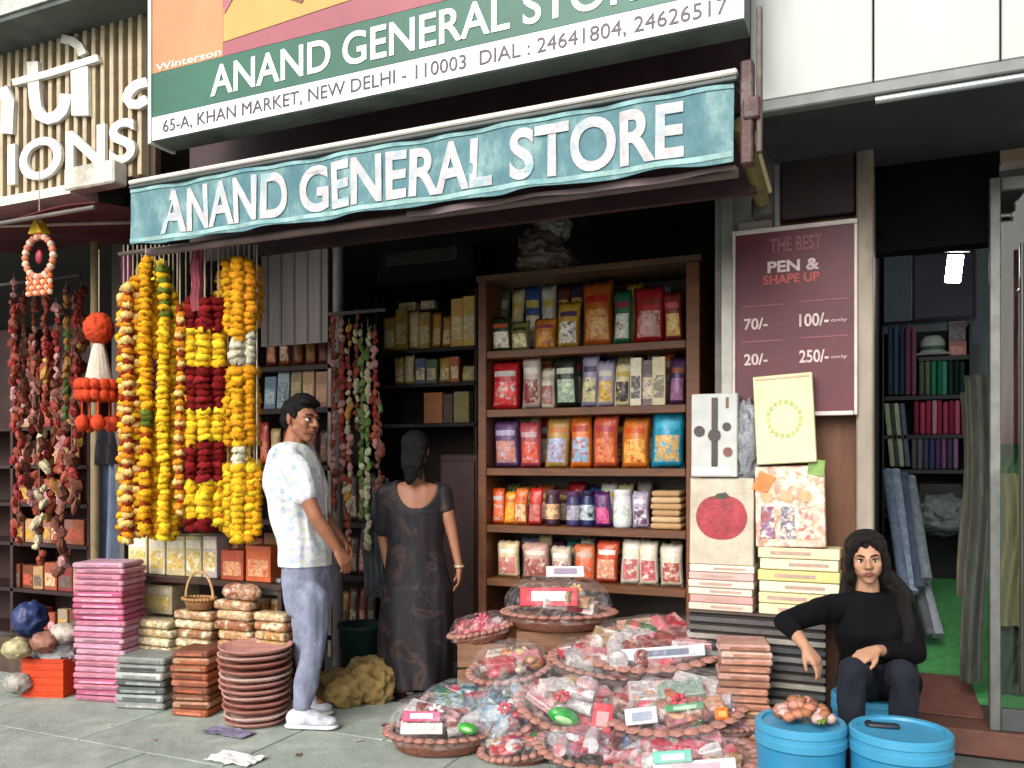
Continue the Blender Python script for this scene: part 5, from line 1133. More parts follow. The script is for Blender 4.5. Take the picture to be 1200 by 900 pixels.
bolts = [(463, 380, [(1040, '#34445c', 'steel blue'), (1047, '#3f5470', 'denim'), (1054, '#2f3c50', 'midnight blue'), (1061, '#7c4a64', 'mauve'), (1068, '#8c5470', 'orchid')], 'upper left bay'),
         (463, 421, [(1077, '#5c6c54', 'sage'), (1084, '#6c7a64', 'lichen'), (1091, '#2c8c68', 'emerald'), (1098, '#1c7a60', 'jade'), (1104, '#4ca08c', 'sea green'), (1111, '#143c34', 'bottle green'), (1118, '#102c28', 'very dark green'), (1125, '#1c4038', 'forest green')], 'green shelf'),
         (509, 469, [(1071, '#8c2c48', 'claret'), (1078, '#c04868', 'bright pink'), (1085, '#a83454', 'rose'), (1092, '#c890a0', 'pale pink'), (1098, '#a02c4c', 'raspberry'), (1105, '#b8486c', 'fuchsia'), (1112, '#94284c', 'beetroot'), (1119, '#c0607c', 'salmon pink'), (1126, '#842844', 'burgundy')], 'pink shelf'),
         (550, 513, [(1068, '#5c5c64', 'pewter'), (1075, '#6c6c74', 'dove grey'), (1082, '#4c4c64', 'slate'), (1089, '#3c4878', 'royal blue'), (1096, '#5c3c6c', 'purple'), (1103, '#7c5478', 'plum'), (1110, '#4c3c64', 'aubergine'), (1117, '#8c6c8c', 'heather')], 'purple shelf')]
for yb, yt, lst, where in bolts:
    for i, (px, c, nm) in enumerate(lst):
        z0 = Z(px, yb, YC); h = Z(px, yt + rnd.uniform(-1, 2), YC) - z0; wd_ = X(px + 6.3, YC) - X(px, YC)
        o = MB().box((0, .12, h / 2), (wd_ * .94, .24, h), bev=.014, seg=2).out('cloth_bolt', mat(c, .85, .22, 20, .3, stretch=(1, 1, .2)), smooth=True, loc=(X(px, YC) + wd_ / 2, YC + .01, z0), rot=(0, 0, rnd.uniform(-.04, .04)))
        tag(o, '%s cloth bolt standing on the %s of the right shop' % (nm, where), 'cloth bolt', 'bolts of cloth in the right shop')
for i, (px, c, nm) in enumerate(((1041, '#a8b094', 'pale sage'), (1047, '#3c5048', 'dark teal'), (1052, '#b4b89c', 'cream green'), (1059, '#5c7080', 'blue grey'))):
    z0 = Z(px, 547, YC); h = Z(px, 472, YC) - z0
    o = MB().box((0, .1, h / 2), (.036, .2, h), bev=.01, seg=2).out('cloth_bolt', mat(c, .85, .2, 20, .3), smooth=True, loc=(X(px, YC) + .03, YC, z0), rot=(0, R(-5), 0)); tag(o, nm + ' cloth bolt leaning in the left bay of the right shop', 'cloth bolt', 'bolts of cloth in the right shop')
z0 = CZ[0] + .31
hat = thing('hat', 'white sun hat on top of the green bolts in the right shop', 'hat', (X(1094, YC), YC + .15, Z(1094, 416, YC)))
MB().lathe([(.02, 0), (.17, .005), (.15, .02), (.09, .04), (.085, .12), (.06, .16), (0, .17)], 24).out('felt', mat('#c4ccc4', .8, .1, 9, .2), hat, smooth=True)
MB().lathe([(.089, .045), (.092, .06), (.088, .08)], 24).out('band', mat('#4c6c5c', .7), hat, smooth=True)
pouch(X(1112, YC), X(1134, YC), .11, YC + .05, Z(1120, 416, YC), '#a8563c', '#b8684c', '#8c3c2c', 'orange brown box beside the white hat', 'box', dep=.15)
pouch(X(1112, YC), X(1134, YC), .16, YC + .10, Z(1120, 416, YC) + .112, '#38222c', '#44303c', '#38222c', 'dark maroon box on the orange brown box', 'box', dep=.15)
# leaning rolls and draped cloth
for i, (x0, y0, x1, y1, c, nm) in enumerate(((1040, 552, 1060, 690, '#6c7c94', 'grey blue'), (1049, 552, 1070, 695, '#8c9cb0', 'light steel'), (1058, 556, 1078, 690, '#4c5870', 'dark slate blue'), (1067, 560, 1086, 680, '#7c8890', 'silvery'), (1052, 600, 1092, 745, '#5c6068', 'charcoal grey'), (1063, 610, 1100, 745, '#9098a0', 'whitish striped'))):
    a = P(x0, y0, 6.4); b2 = P(x1, y1, 5.9); b2.z = max(b2.z, .15)
    o = MB().cyl(a - a, b2 - a, .035, n=12).out('cloth_roll', mat(c, .8, .3, 26, .3, stretch=(1, 1, 1)), smooth=True, loc=a); tag(o, nm + ' cloth roll leaning at the left side of the right shop', 'cloth roll', 'rolls of cloth leaning in the right shop')
cl = thing('chair', 'dark folding chair holding a grey cloth deep in right shop', 'chair', G(1106, 690, .25)); cl.location = P(1104, 640, 6.9); 
for x_, y_ in ((-.13, 0), (.13, 0), (-.13, .25), (.13, .25)): MB().cyl((x_, y_, -.30), (x_ * .9, y_, .1), .012, n=8).out('leg', mat('#17171a', .4), cl)
MB().span((-.15, -.02, .1), (.15, .28, .13), bev=.01).out('seat', mat('#1c1c20', .6), cl)
MB().span((-.15, .27, .15), (.15, .30, .45), bev=.01).out('backrest', mat('#1c1c20', .6), cl)
o = MB().lump((0, .1, .22), (.16, .14, .13), 4, .3, 2.4).out('folded_cloth', mat('#707a7c', .8, .35, 12, .4), smooth=True, loc=cl.location); tag(o, 'grey crumpled cloth heaped on the dark chair in right shop', 'cloth')
# drapes by the door
def drape(px0, px1, y0, y1, Y, c, label, amp=.022, f=75, dirt=None):
    a, b2 = P(px0, y0, Y), P(px1, y0, Y); zb = Z((px0 + px1) / 2, y1, Y); wd_ = b2.x - a.x; ln = a.z - zb
    o = MB().sheet(lambda u, v: Vector((u * wd_ + .02 * math.sin(v * 5), amp * math.sin(u * wd_ * f + v * 1.5), -v * ln)), 36, 20, .004).out('hanging_cloth', mat(c, .85, .3, 7, .3, dirt=dirt, stretch=(3, 1, .6)), smooth=True, loc=a); tag(o, label, 'cloth'); return o
drape(1130, 1157, 440, 800, 5.0, '#3e403a', 'dark olive grey drape hanging just inside the glass door', dirt='#5c5a50')
drape(1126, 1140, 460, 700, 5.3, '#605c50', 'beige grey drape behind the dark olive drape')
drape(1168, 1215, 250, 520, 4.95, '#5c2838', 'maroon pink cloth hanging behind the glass door', dirt='#7a4450')
drape(1172, 1230, 555, 735, 5.05, '#7c6f50', 'tan cloth hanging low behind the glass door', dirt='#5c5a3c')
drape(1168, 1230, 500, 570, 5.12, '#3c5c3c', 'green cloth between the maroon and the tan cloth')
drape(1166, 1240, 720, 815, 5.15, '#2f3b30', 'dark green cloth at the foot of the glass door')
struct(MB().span((X(1172, 4.5), 4.5, 2.72), (2.6, 4.62, 3.18)).out('wall', mat('#8c7460', .7, .2, 4, .2)))
gd = thing('glass_door', 'tall glass door with steel frame and handle at the right shop', 'door', (X(1157, 4.44), 4.44, .12), rz=R(4))
stl = mat('#6c6e6a', .35, .25, 7, .05, metal=.5)
MB().span((0.01, 0, 0), (.055, .04, 2.52), bev=.004).out('stile', stl, gd)
MB().span((.9, 0, 0), (.955, .04, 2.52), bev=.004).out('stile', stl, gd)
MB().span((.056, .004, 2.46), (.899, .036, 2.52), bev=.004).out('top_rail', stl, gd)
MB().span((.056, .004, 0), (.899, .036, .10), bev=.004).out('bottom_rail', mat('#4c4e4e', .4, .15, 7, .05, metal=.4), gd)
MB().span((.057, .017, .101), (.898, .023, 2.459)).out('pane', glass_mat(), gd)
MB().cyl((.13, -.045, .2), (.13, -.045, 2.2), .010, n=10).cyl((.13, -.045, .4), (.13, .017, .4), .007).cyl((.13, -.045, 2.0), (.13, .017, 2.0), .007).out('handle', mat('#4c4c44', .3, .1, 7, 0, metal=.6), gd, smooth=True)

# ============================================================ PEOPLE
skin = {'man': mat('#8a5a42', .55, .12, 14, .06, spec=.35), 'woman': mat('#93634a', .55, .1, 14, .06), 'girl': mat('#a47a60', .6, .10, 14, .05)}
hairm = mat('#0a0809', .62, .35, 60, .6, spec=.2, bscale=160, stretch=(4, 4, .4))
def rotz(a, loc=(0, 0, 0), pitch=0, roll=0): return Matrix.Translation(loc) @ Matrix.Rotation(a, 4, 'Z') @ Matrix.Rotation(pitch, 4, 'X') @ Matrix.Rotation(roll, 4, 'Y')
def head_skin(B, M, k=1.0):
    def h(*es): B.hull([(Vector(c) * k, tuple(x * k for x in (r if hasattr(r, '__len__') else (r, r, r)))) for c, r in es], M, 12)
    h(((0, .018, .03), (.074, .090, .084)))
    h(((0, -.02, .01), (.066, .068, .07)), ((0, -.034, -.04), (.046, .05, .05)))
    h(((.042, -.01, -.045), .022), ((-.042, -.01, -.045), .022), ((0, -.058, -.088), (.022, .020, .018)), ((0, -.03, -.02), (.05, .05, .03)))
    h(((0, -.086, .014), .008), ((0, -.108, -.020), .0105)); h(((0, -.108, -.020), .010), ((.013, -.092, -.024), .009), ((-.013, -.092, -.024), .009))
    for s in (1, -1):
        h(((.018 * s, -.080, .026), .011), ((.044 * s, -.068, .024), .011))
        h(((.038 * s, -.060, -.018), .022), ((.026 * s, -.062, -.052), .018))
        h(((.075 * s, .012, .012), (.007, .015, .018)), ((.073 * s, .008, -.018), (.006, .010, .012)))
    h(((.018, -.080, -.049), (.010, .010, .006)), ((-.018, -.080, -.049), (.010, .010, .006)), ((0, -.087, -.047), (.012, .010, .006)))
    h(((.014, -.080, -.058), (.010, .010, .006)), ((-.014, -.080, -.058), (.010, .010, .006)))
def head_parts(body, M, k=1.0, lip='#7c3c38', open_=True):
    ew = mat('#d8d0c8', .2, .03, 5, 0); ir = mat('#1c100c', .15, .1, 5, 0)
    for s in (1, -1):
        e = MB().ball(M @ (Vector((.030 * s, -.073, .004)) * k), (.0125 * k, .0125 * k, .0095 * k), 12, 8).out('eye', ew, body, smooth=True)
        MB().ball(M @ (Vector((.030 * s + .001, -.0835, .004)) * k), (.0060 * k,) * 3, 10, 8).out('iris', ir, e, smooth=True)
        B = MB(); B.chain([(Vector((.014 * s, -.092, .024)) * k, .0032 * k), (Vector((.030 * s, -.089, .030)) * k, .0040 * k), (Vector((.047 * s, -.076, .026)) * k, .0026 * k)], 8, M); B.out('eyebrow', hairm, body, smooth=True)
        B = MB(); B.chain([(Vector((.019 * s, -.087, .009)) * k, .002 * k), (Vector((.030 * s, -.0875, .0135)) * k, .0026 * k), (Vector((.042 * s, -.079, .009)) * k, .002 * k)], 8, M); B.out('eyelid', hairm, body, smooth=True)
    B = MB(); lm = mat(lip, .4, .1, 20, .05)
    B.chain([(Vector((-.018, -.085, -.052)) * k, .0030 * k), (Vector((-.006, -.0965, -.048)) * k, .0048 * k), (Vector((.006, -.0965, -.048)) * k, .0048 * k), (Vector((.018, -.085, -.052)) * k, .0030 * k)], 8, M)
    B.chain([(Vector((-.018, -.086, -.0555)) * k, .003 * k), (Vector((0, -.0965, -.059)) * k, .0056 * k), (Vector((.018, -.086, -.0555)) * k, .003 * k)], 8, M)
    B.out('lips', lm, body, smooth=True)
def hand(B, wrist, fwd, pn, side=1, k=1.0, curl=.5, spread=.12):
    """wrist point, direction of the fingers, palm normal; side +1 puts the thumb on the left of the fingers seen from the palm"""
    f = Vector(fwd).normalized(); n_ = Vector(pn); n_ = (n_ - f * n_.dot(f)).normalized(); s = f.cross(n_) * side
    w0 = Vector(wrist)
    P_ = lambda a, b_, c: w0 + (f * a + s * b_ + n_ * c) * k
    B.hull([(P_(0, .0, 0), .022 * k), (P_(.02, .018, 0), .016 * k), (P_(.02, -.018, 0), .016 * k), (P_(.082, .030, 0), .0115 * k), (P_(.076, -.030, 0), .0110 * k), (P_(.088, .004, 0), .0115 * k)], None, 8)
    for i, (b_, ln, rr_) in enumerate(((.030, .072, .0088), (.011, .080, .0092), (-.009, .074, .0088), (-.028, .058, .0078))):
        p = P_(.082 - abs(b_ - .005) * .15, b_, 0); d0 = f + s * (b_ * spread * 40 * .02); ang = 0; pts = [(p, rr_ * k * 1.08)]
        for j, q_ in enumerate((.45, .32, .25)):
            ang += curl * (.55, .75, .6)[j] * (1 + .12 * i); d1 = (d0 * math.cos(ang) + n_ * math.sin(ang)).normalized(); p = p + d1 * ln * q_ * k; pts.append((p, rr_ * k * (.98, .9, .78)[j]))
        B.chain(pts, 8)
    B.chain([(P_(.018, .020, .004), .013 * k), (P_(.045, .042, .014), .0115 * k), (P_(.068, .050, .024), .0095 * k), (P_(.088, .048, .032 + .01 * curl), .0082 * k)], 8)
def body_mesh(B, name, voxel, m_, parent, it=3, cuts=(), carve=(), disp=None, fn=None):
    o = remesh(B, name, voxel, m_, parent, it, fn, disp)
    if cuts or carve:
        bm_ = bmesh.new(); bm_.from_mesh(o.data)
        for co, no in cuts: bmesh.ops.bisect_plane(bm_, geom=bm_.verts[:] + bm_.edges[:] + bm_.faces[:], plane_co=co, plane_no=no, clear_outer=True)
        for c, r in carve:
            dl = [v for v in bm_.verts if sum(((v.co[i] - c[i]) / r[i]) ** 2 for i in range(3)) < 1]; bmesh.ops.delete(bm_, geom=dl, context='VERTS')
            for v in bm_.verts:
                if v.is_boundary:
                    d_ = Vector([(v.co[i] - c[i]) / r[i] for i in range(3)])
                    if .9 < d_.length < 1.35: d_.normalize(); v.co = Vector([c[i] + d_[i] * r[i] for i in range(3)])
        bm_.to_mesh(o.data); bm_.free()
        sm = o.modifiers.new('thickness', 'SOLIDIFY'); sm.thickness = .005; sm.offset = -1
    return o
def fold(a=.006, f=22, s=0):
    return lambda c: Vector((noise.noise(Vector((c.x * f, c.y * f, c.z * f * .45 + s))), noise.noise(Vector((c.x * f + 9, c.y * f, c.z * f * .45 + s))), 0)) * a

# ---------------------------------------------------------- the man in white
T = 4.4; PX0 = 358; root = D(PX0, HOR + H * FPX / T, T); root.z = 0
man = thing('person', 'man in white printed t-shirt and grey jeans looking over his shoulder beside garlands', 'person', root, rz=YAW)
J = lambda px, py, dy=0: Vector(((px - PX0) * T / FPX, dy, H + (HOR - py) / FPX * T))
th = R(62)                                     # body turned toward the right
def torso(B, add, parts=('pelvis', 'waist', 'chest', 'shoulder'), c=None):
    M = rotz(th)
    S = {'pelvis': (J(361, 684), (.134, .084, .09)), 'waist': (J(358, 640), (.148, .104, .08)), 'belly': (J(352, 605), (.150, .108, .08)), 'chest': (J(346, 570), (.168, .118, .09)), 'shoulder': (J(345, 533), (.165, .080, .055))}
    ks = ['pelvis', 'waist', 'belly', 'chest', 'shoulder']
    for a, b_ in zip(ks[:-1], ks[1:]):
        (ca, ra_), (cb, rb_) = S[a], S[b_]
        B.hull([(M.inverted() @ ca, tuple(x + add for x in ra_)), (M.inverted() @ cb, tuple(x + add for x in rb_))], M, 14)
    M2 = M.inverted()
    sh = J(345, 535); sd_ = Vector((math.cos(th), math.sin(th), 0))
    return sh + sd_ * -.155, sh + sd_ * .155          # both shoulder joints (his right is nearer the camera)
B = MB(); ra, la = torso(B, 0)
ra = J(352, 546, -.15); la = J(352, 546, .16)
Rel, Rwr = J(381, 604, -.20), J(403, 640, -.16); Lel, Lwr = J(366, 605, .22), J(392, 634, .16)
for s_, e_, w0 in ((ra, Rel, Rwr), (la, Lel, Lwr)):
    B.chain([(s_, .055), (s_.lerp(e_, .5), .043), (e_, .036), (e_.lerp(w0, .35), .037), (w0, .024)])
hand(B, Rwr, J(413, 658, -.15) - Rwr, (-.6, .6, -.2), 1, .95, .55)
hand(B, Lwr, J(404, 652, .15) - Lwr, (-.6, -.5, -.2), -1, .95, .55)
hipR, knR, anR = J(366, 697, -.07), J(372, 752, -.09), J(359, 822, -.08)
hipL, knL, anL = J(360, 697, .07), J(353, 752, .11), J(350, 815, .14)
for h_, k_, a_ in ((hipR, knR, anR), (hipL, knL, anL)): B.chain([(h_, .070), (h_.lerp(k_, .5), .058), (k_, .044), (k_.lerp(a_, .3), .042), (a_, .034)])
for a_, toe in ((anR, J(388, 842, -.10)), (anL, J(372, 838, .14))): B.chain([(a_, .034), (a_ + Vector((.0, 0, -.05)), .035), (toe, .026)])
hc = J(353, 493); MH = rotz(R(58), hc, R(3), R(4)); kk = 1.03
B.chain([(J(343, 532), .062), (MH @ Vector((0, .02, -.05)), .054)]); head_skin(B, MH, kk)
bd = body_mesh(B, 'body', .0055, skin['man'], man, 2); head_parts(bd, MH, kk)
B = MB(); torso(B, .014)
tee = printed(('#c9cbcd', '#cdced0', '#a4b8c4', '#c9cccc', '#b8b4c8', '#c9cccc', '#bcc8b0'), 48, .8, .12, metric='EUCLIDEAN', spec=.2)
for s_, e_ in ((ra, Rel), (la, Lel)): B.chain([(s_.lerp(J(344, 540), .4), .070), (s_, .072), (s_.lerp(e_, .52), .066)])
sh_ = body_mesh(B, 'tshirt', .008, tee, man, 3, cuts=[(J(360, 662), Vector((0, 0, -1)))], disp=fold(.022, 12))
B = MB(); B.hull([(rotz(th).inverted() @ J(360, 655), (.150, .104, .07)), (rotz(th).inverted() @ J(361, 682), (.158, .104, .08))], rotz(th), 14); B.hull([(rotz(th).inverted() @ J(361, 682), (.158, .104, .08)), (rotz(th).inverted() @ J(362, 712), (.148, .088, .06))], rotz(th), 14)
for h_, k_, a_ in ((hipR, knR, anR), (hipL, knL, anL)): B.chain([(h_, .090), (h_.lerp(k_, .5), .084), (k_, .066), (k_.lerp(a_, .4), .062), (a_ + Vector((0, 0, .01)), .050)], 12)
jn = mat('#767b90', .9, .14, 30, .35, bscale=60, dirt='#848a9c')
body_mesh(B, 'jeans', .008, jn, man, 2, disp=fold(.016, 15, 3), cuts=[(anR + Vector((0, 0, -.022)), Vector((0, 0, -1)))])
for a_, toe in ((anR, J(390, 840, -.10)), (anL, J(373, 836, .14))):
    sc0 = thing.__call__ if False else None
    hl = Vector((a_.x - .045, a_.y, .05)); tp = Vector((toe.x, toe.y, .038))
    B = MB(); B.hull([(hl, (.04, .042, .045)), (a_ + Vector((0, 0, -.035)), (.048, .045, .035)), (Vector((tp.x - .06, tp.y, .05)), (.045, .047, .034))], None, 12); B.hull([(Vector((tp.x - .06, tp.y, .045)), (.045, .047, .032)), (tp, (.045, .044, .026))], None, 12)
    s_ = body_mesh(B, 'shoe', .007, mat('#c6c8cc', .6, .12, 14, .2, dirt='#8c92a0'), man, 2)
    MB().hull([(Vector((hl.x, hl.y, .014)), (.046, .046, .014)), (Vector((tp.x + .004, tp.y, .014)), (.048, .048, .014))], None, 16).out('sole', mat('#d8d8d6', .6, .08, 9, .1), s_, smooth=True)
B = MB(); h_ = lambda *es: B.hull([(Vector(c) * kk, tuple(x * kk for x in r)) for c, r in es], MH, 14)
h_(((0, .026, .048), (.080, .090, .078))); h_(((0, .06, .0), (.072, .052, .06)))
h_(((-.03, -.058, .088), (.030, .022, .018)), ((.03, -.058, .090), (.030, .022, .018)), ((0, .0, .11), (.055, .06, .03)))
for s in (1, -1): h_(((.070 * s, .0, .04), (.012, .03, .03)), ((.070 * s, -.022, .02), (.008, .012, .02)))
body_mesh(B, 'hair', .006, hairm, bd, 1, disp=lambda c: Vector((noise.noise(c * 60), noise.noise(c * 60 + Vector((5, 5, 5))), noise.noise(c * 50))) * .006)

# ---------------------------------------------------------- the woman seen from behind
T = 4.95; PX0 = 487; root = D(PX0, HOR + H * FPX / T, T); root.z = 0
wm = thing('person', 'woman in long dark patterned dress seen from behind at the doorway', 'person', root, rz=YAW)
J = lambda px, py, dy=0: Vector(((px - PX0) * T / FPX, dy, H + (HOR - py) / FPX * T))
HEM = J(487, 800).z
B = MB()
def wtorso(B, a):
    S = [(J(488, 690), (.185, .13, .13)), (J(487, 640), (.145, .105, .09)), (J(486, 600), (.155, .11, .09)), (J(486, 573), (.170, .075, .045))]
    for p, q_ in zip(S[:-1], S[1:]): B.hull([(p[0], tuple(x + a for x in p[1])), (q_[0], tuple(x + a for x in q_[1]))], None, 14)
wtorso(B, 0)
aR = (J(519, 578), J(531, 626, -.04), J(539, 664, -.07)); aL = (J(452, 578), J(447, 630, .05), J(455, 668, -.0))
for s_, e_, w0 in (aR, aL): B.chain([(s_, .046), (s_.lerp(e_, .5), .040), (e_, .032), (w0, .021)])
hand(B, aR[2], (.0, -.0, -1), (-1, 0, 0), 1, .88, .4); hand(B, aL[2], (0, .1, -1), (1, 0, 0), -1, .88, .4)
for x in (-.08, .08):
    an = Vector((x, 0, .08)); B.chain([(Vector((x, 0, .62)), .085), (Vector((x, 0, .36)), .052), (an, .034)]); B.chain([(an, .034), (Vector((x, -.03, .04)), .036), (Vector((x, .14, .03)), .026)])
hc = J(487, 529); MH = rotz(R(180), hc, R(6)); kk = .98
B.chain([(J(487, 566), .056), (MH @ Vector((0, .02, -.05)), .046)]); head_skin(B, MH, kk)
bd = body_mesh(B, 'body', .006, skin['woman'], wm, 2); head_parts(bd, MH, kk)
dm = bpy.data.materials.new('dark_pattern'); dm.use_nodes = True; n = dm.node_tree.nodes; l = dm.node_tree.links; bb = n['Principled BSDF']; bb.inputs['Roughness'].default_value = .7
tc = n.new('ShaderNodeTexCoord'); vo = n.new('ShaderNodeTexNoise'); vo.inputs['Scale'].default_value = 7; vo.inputs['Detail'].default_value = 7; vo.inputs['Distortion'].default_value = .7; l.new(tc.outputs['Object'], vo.inputs['Vector'])
cr = n.new('ShaderNodeValToRGB'); l.new(vo.outputs['Fac'], cr.inputs[0]); e = cr.color_ramp.elements; e[0].color = lin('#080708'); e[0].position = .3
for p_, c_ in ((.42, '#120f18'), (.47, '#241418'), (.52, '#0c0a0c'), (.57, '#141824'), (.62, '#40281f'), (.67, '#100c0e')): q_ = e.new(p_); q_.color = lin(c_)
e[-1].color = lin('#4c3a3c'); l.new(cr.outputs[0], bb.inputs['Base Color'])
B = MB(); wtorso(B, .016); B.hull([(J(488, 690), (.208, .15, .10)), (J(488, 745), (.222, .17, .1)), (J(486, 800), (.215, .19, .05))], None, 18)
for s_, e_, w0 in (aR,): B.chain([(s_, .058), (s_.lerp(e_, .35), .053)])
B.chain([(aL[0], .058), (aL[0].lerp(aL[1], .8), .052)])
body_mesh(B, 'dress', .009, dm, wm, 3, cuts=[(Vector((0, 0, HEM)), Vector((0, 0, -1)))], carve=[(J(490, 562, -.10), (.125, .15, .165))], disp=lambda c: Vector((math.sin(c.x * 34 + c.z * 5) * .0, math.sin(c.x * 40 + c.z * 6) * .014 * min(1, max(0, (1.0 - c.z))), 0)) + fold(.012, 9)(c))
B = MB(); h_ = lambda *es: B.hull([(Vector(c) * kk, r) for c, r in es], MH, 14)
h_(((0, .026, .045), (.082, .092, .080))); h_(((0, .07, .0), (.070, .045, .07)), ((0, .085, -.06), (.04, .03, .04))); h_(((0, .085, -.02), (.075, .045, .05)), ((.01, .10, -.09), (.062, .036, .05))); h_(((.01, .10, -.09), (.058, .034, .04)), ((.02, .10, -.17), (.026, .02, .04))); h_(((-.03, .09, -.08), (.03, .03, .03)), ((-.04, .09, -.15), (.014, .014, .03)))
for s in (1, -1): h_(((.070 * s, .0, .03), (.012, .04, .045)), ((.04 * s, -.05, .075), (.03, .02, .02)))
body_mesh(B, 'hair', .006, hairm, bd, 1, disp=lambda c: Vector((noise.noise(c * 50), noise.noise(c * 50 + Vector((5, 5, 5))), 0)) * .005)
B = MB(); B.lathe([(.026, -.008), (.030, 0), (.026, .008)], 18, Matrix.Translation(aR[2] + Vector((0, 0, .01)))); B.out('bangle', mat('#c8b090', .3, .1, 9, 0, metal=.5), wm, smooth=True)
for x in (-.08, .08): MB().hull([(Vector((x, -.05, .010)), (.036, .036, .009)), (Vector((x, .16, .010)), (.042, .04, .009))], None, 14).out('sandal', mat('#3c2420', .6, .2, 10, .1), wm, smooth=True)
fs_ = MB().hull([(Vector((0, 0, .012)), (.04, .03, .012)), (Vector((.16, .02, .012)), (.045, .035, .012))], None, 14).out('sandal', mat('#c4c4bc', .6, .15, 10, .1), None, smooth=True, loc=G(448, 811)); tag(fs_, 'pale flat sandal lying on the floor left of the woman', 'sandal')

# ---------------------------------------------------------- blue drums and the seated girl
bluem = mat('#2878a0', .42, .16, 4, .12, dirt='#34809f', bscale=30)
bluelid = mat('#3a88ac', .4, .14, 4, .1, bscale=30)
def drum(loc, label, r=.165, h=.42, handle=None):
    t = thing('plastic_drum', label, 'drum', loc, group='round blue plastic drums used as stools')
    MB().lathe([(r * .86, 0), (r * .88, .01), (r * .93, h * .30), (r * .945, h * .32), (r * .93, h * .34), (r * .96, h * .78), (r * .955, h * .80), (r * .9, h * .82), (0, h * .83)], 48).out('drum_body', bluem, t, smooth=True, angle=30)
    MB().lathe([(r * .965, h * .815), (r * 1.0, h * .82), (r * 1.0, h * .88), (r * .975, h * .89), (r * .975, h * .925), (r * 1.0, h * .935), (r * .99, h * .985), (r * .95, h), (r * .84, h * .995), (r * .82, h * .975), (r * .3, h * .97), (0, h * .972)], 48).out('lid', bluelid, t, smooth=True, angle=30)
    if handle:
        MB().box((handle[0], handle[1], h * .985), (.11, .035, .02), rz=handle[2], bev=.009, seg=2).box((handle[0] - .045, handle[1] + .004, h * .985), (.03, .05, .018), rz=handle[2], bev=.008).out('lid_handle', mat('#14202c', .5, .2, 9, .1), t, smooth=True)
    return t
d1 = D(938, 843, 3.05); d1.z = 0; d2 = D(1055, 853, 2.95); d2.z = 0; d3 = D(1022, 820, 3.62); d3.z = 0
drum(d1, 'blue plastic drum with a bundle of bulbs lying on its lid', .158)
drum(d2, 'blue plastic drum with black lid handle at lower right front', .168, handle=(-.055, .03, .15))
drum(d3, 'blue plastic drum on which the girl sits', .165, .36)
bu = thing('bulb_bundle', 'bundle of brown pink bulbs with green leaves on left drum lid', 'bundle', D(940, 836, 3.05)); bu.location = D(940, 843, 3.03); bu.location.z = .408
rr = random.Random(5)
for i in range(60):
    a = rr.uniform(0, 6.28); q_ = math.sqrt(rr.random()); z = .018 + (1 - q_ * .8) * .085 * rr.random() ** .5
    o = MB().ball((0, 0, 0), (.023, .020, .018), 8, 6, jit=.15).out('bulb', mat(rr.choice(['#8c5c3c', '#b07868', '#a86c54', '#6c4430', '#b8948c']), .6, .25, 25, .3), bu, smooth=True, loc=(q_ * .095 * math.cos(a), q_ * .075 * math.sin(a) + .02, z))
for i in range(7):
    a = rr.uniform(-1, .8); x, y = .06 * math.cos(a) + .02, .05 * math.sin(a) - .02
    MB().sheet(lambda u, v: Vector((x + (u - .5) * .02 * math.sin(v * 3.1), y - v * .03, .03 + .05 * v - .05 * v * v)), 3, 6, .001).out('leaf', mat('#5c7428', .6, .2, 20, .2), bu, smooth=True)

T = 3.55; PX0 = 1025; root = D(PX0, HOR + H * FPX / T, T); root.z = 0
gl_ = thing('person', 'young woman in black top and dark jeans seated on drum at right', 'person', root, rz=YAW)
def J(px, py, dy=0):
    t_ = T + dy; u = (px - PX0) / FPX
    return Vector(((px - 600) / FPX * t_ - (PX0 - 600) / FPX * T, dy, H + (HOR - py) / FPX * t_))
B = MB()
hipc = J(1030, 800, .10); chest = J(1019, 735, -.0); shc = J(1018, 706, -.02); wai = J(1024, 768, .06)
def gtorso(B, a):
    S = [(hipc, (.165, .12, .09)), (wai, (.128, .10, .07)), (chest, (.140, .105, .07)), (shc, (.130, .062, .038))]
    for p, q_ in zip(S[:-1], S[1:]): B.hull([(p[0], tuple(x + a for x in p[1])), (q_[0], tuple(x + a for x in q_[1]))], None, 14)
gtorso(B, 0)
rs_, re_, rw_ = J(978, 711, -.02), J(921, 728, -.14), J(943, 757, -.26)
ls_, le_, lw_ = J(1059, 714, -.02), J(1073, 766, -.06), J(1027, 762, -.25)
for s_, e_, w0 in ((rs_, re_, rw_), (ls_, le_, lw_)): B.chain([(s_, .044), (s_.lerp(e_, .5), .040), (e_, .032), (e_.lerp(w0, .4), .031), (w0, .021)])
hand(B, rw_, J(962, 782, -.30) - rw_, (-.5, .6, -.3), -1, .88, .5)
hand(B, lw_, J(992, 777, -.30) - lw_, (0, .35, -.9), 1, .88, .45)
rk, rk2, rank = J(1013, 800, .06), J(999, 786, -.32), Vector((J(998, 850, -.28).x, -.26, .10))
lk, lk2, lank = J(1048, 800, .06), J(1058, 788, -.30), Vector((J(1060, 850, -.2).x, -.20, .10))
for h0, k0, a0 in ((rk, rk2, rank), (lk, lk2, lank)): B.chain([(h0, .066), (k0, .040), (k0.lerp(a0, .35), .038), (a0, .032)]); B.chain([(a0, .034), (a0 + Vector((0, .01, -.06)), .032), (a0 + Vector((0, -.13, -.075)), .022)])
hc = J(1016, 655, -.04); MH = rotz(R(-20), hc, R(3), R(-4)); kk = .90
B.chain([(shc + Vector((0, .01, .01)), .050), (MH @ Vector((0, .02, -.05)), .044)]); head_skin(B, MH, kk)
bd = body_mesh(B, 'body', .005, skin['girl'], gl_, 3); head_parts(bd, MH, kk, lip='#8c5048')
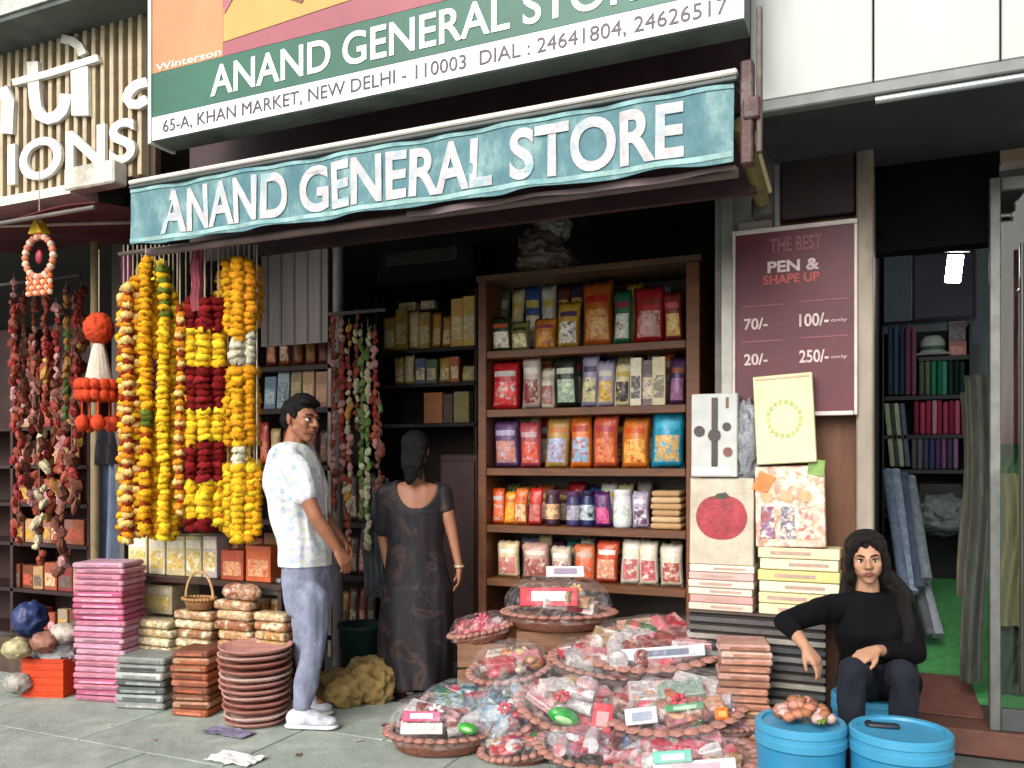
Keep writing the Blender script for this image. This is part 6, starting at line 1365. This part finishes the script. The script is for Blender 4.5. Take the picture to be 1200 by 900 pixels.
B = MB(); gtorso(B, .014); bk_ = mat('#07070b', .9, .25, 14, .25, spec=.15)
for s_, e_, w0, f_ in ((rs_, re_, rw_, .48), (ls_, le_, lw_, .80)): B.chain([(shc.lerp(s_, .6), .05), (s_, .056), (s_.lerp(e_, .5), .052), (e_, .044), (e_.lerp(w0, f_), .036)])
body_mesh(B, 'top', .007, bk_, gl_, 2, disp=fold(.014, 15, 5))
B = MB(); B.hull([(hipc, (.178, .132, .085)), (wai + Vector((0, 0, -.03)), (.135, .108, .03))], None, 14)
for h0, k0, a0 in ((rk, rk2, rank), (lk, lk2, lank)): B.chain([(h0, .088), (h0.lerp(k0, .5), .070), (k0, .051), (k0.lerp(a0, .4), .049), (a0, .042)], 12)
body_mesh(B, 'jeans', .007, mat('#0d1220', .9, .25, 16, .35, bscale=50), gl_, 2, disp=fold(.014, 17, 8))
for a0 in (rank, lank):
    hl = a0 + Vector((0, .015, -.06)); tp = a0 + Vector((0, -.13, -.072))
    B = MB(); B.hull([(hl, (.036, .036, .036)), (tp, (.04, .036, .026)), (a0 + Vector((0, -.03, -.03)), (.034, .04, .03))], None, 12)
    s_ = body_mesh(B, 'shoe', .007, mat('#c4c2be', .6, .12, 14, .2), gl_, 2)
B = MB(); h_ = lambda *es: B.hull([(Vector(c) * kk, r) for c, r in es], MH, 14)
h_(((0, .032, .046), (.084, .088, .080)))
for s in (1, -1):
    h_(((.020 * s, -.045, .098), (.02, .025, .016)), ((.058 * s, -.045, .066), (.018, .026, .026))); h_(((.058 * s, -.045, .066), (.018, .026, .026)), ((.076 * s, -.018, .0), (.016, .034, .03))); h_(((.076 * s, -.018, .0), (.016, .034, .03)), ((.078 * s, .0, -.07), (.020, .035, .04)))
h_(((0, .08, .02), (.075, .035, .06)), ((0, .075, -.09), (.085, .035, .05)))
B.hull([(MH @ (Vector((-.07, .02, -.08))), (.03, .03, .03)), (J(985, 722, .04), (.03, .03, .05))], None, 10)
B.hull([(MH @ (Vector((.07, .0, -.07))), (.034, .035, .03)), (J(1058, 700, -.05), (.040, .045, .05)), (J(1052, 700, .05), (.05, .03, .05))], None, 12)
B.hull([(J(1056, 700, -.06), (.036, .035, .05)), (J(1064, 745, -.07), (.036, .03, .06)), (J(1062, 740, .02), (.03, .04, .05))], None, 12); B.hull([(J(1064, 745, -.07), (.036, .03, .06)), (J(1058, 785, -.075), (.018, .02, .04))], None, 12)
body_mesh(B, 'hair', .006, mat('#120c0b', .55, .4, 50, .7, spec=.25, bscale=140, stretch=(4, 4, .35)), bd, 1, disp=lambda c: Vector((noise.noise(Vector((c.x * 90, c.y * 90, c.z * 10))), noise.noise(Vector((c.x * 90 + 7, c.y * 90, c.z * 10))), 0)) * .009)
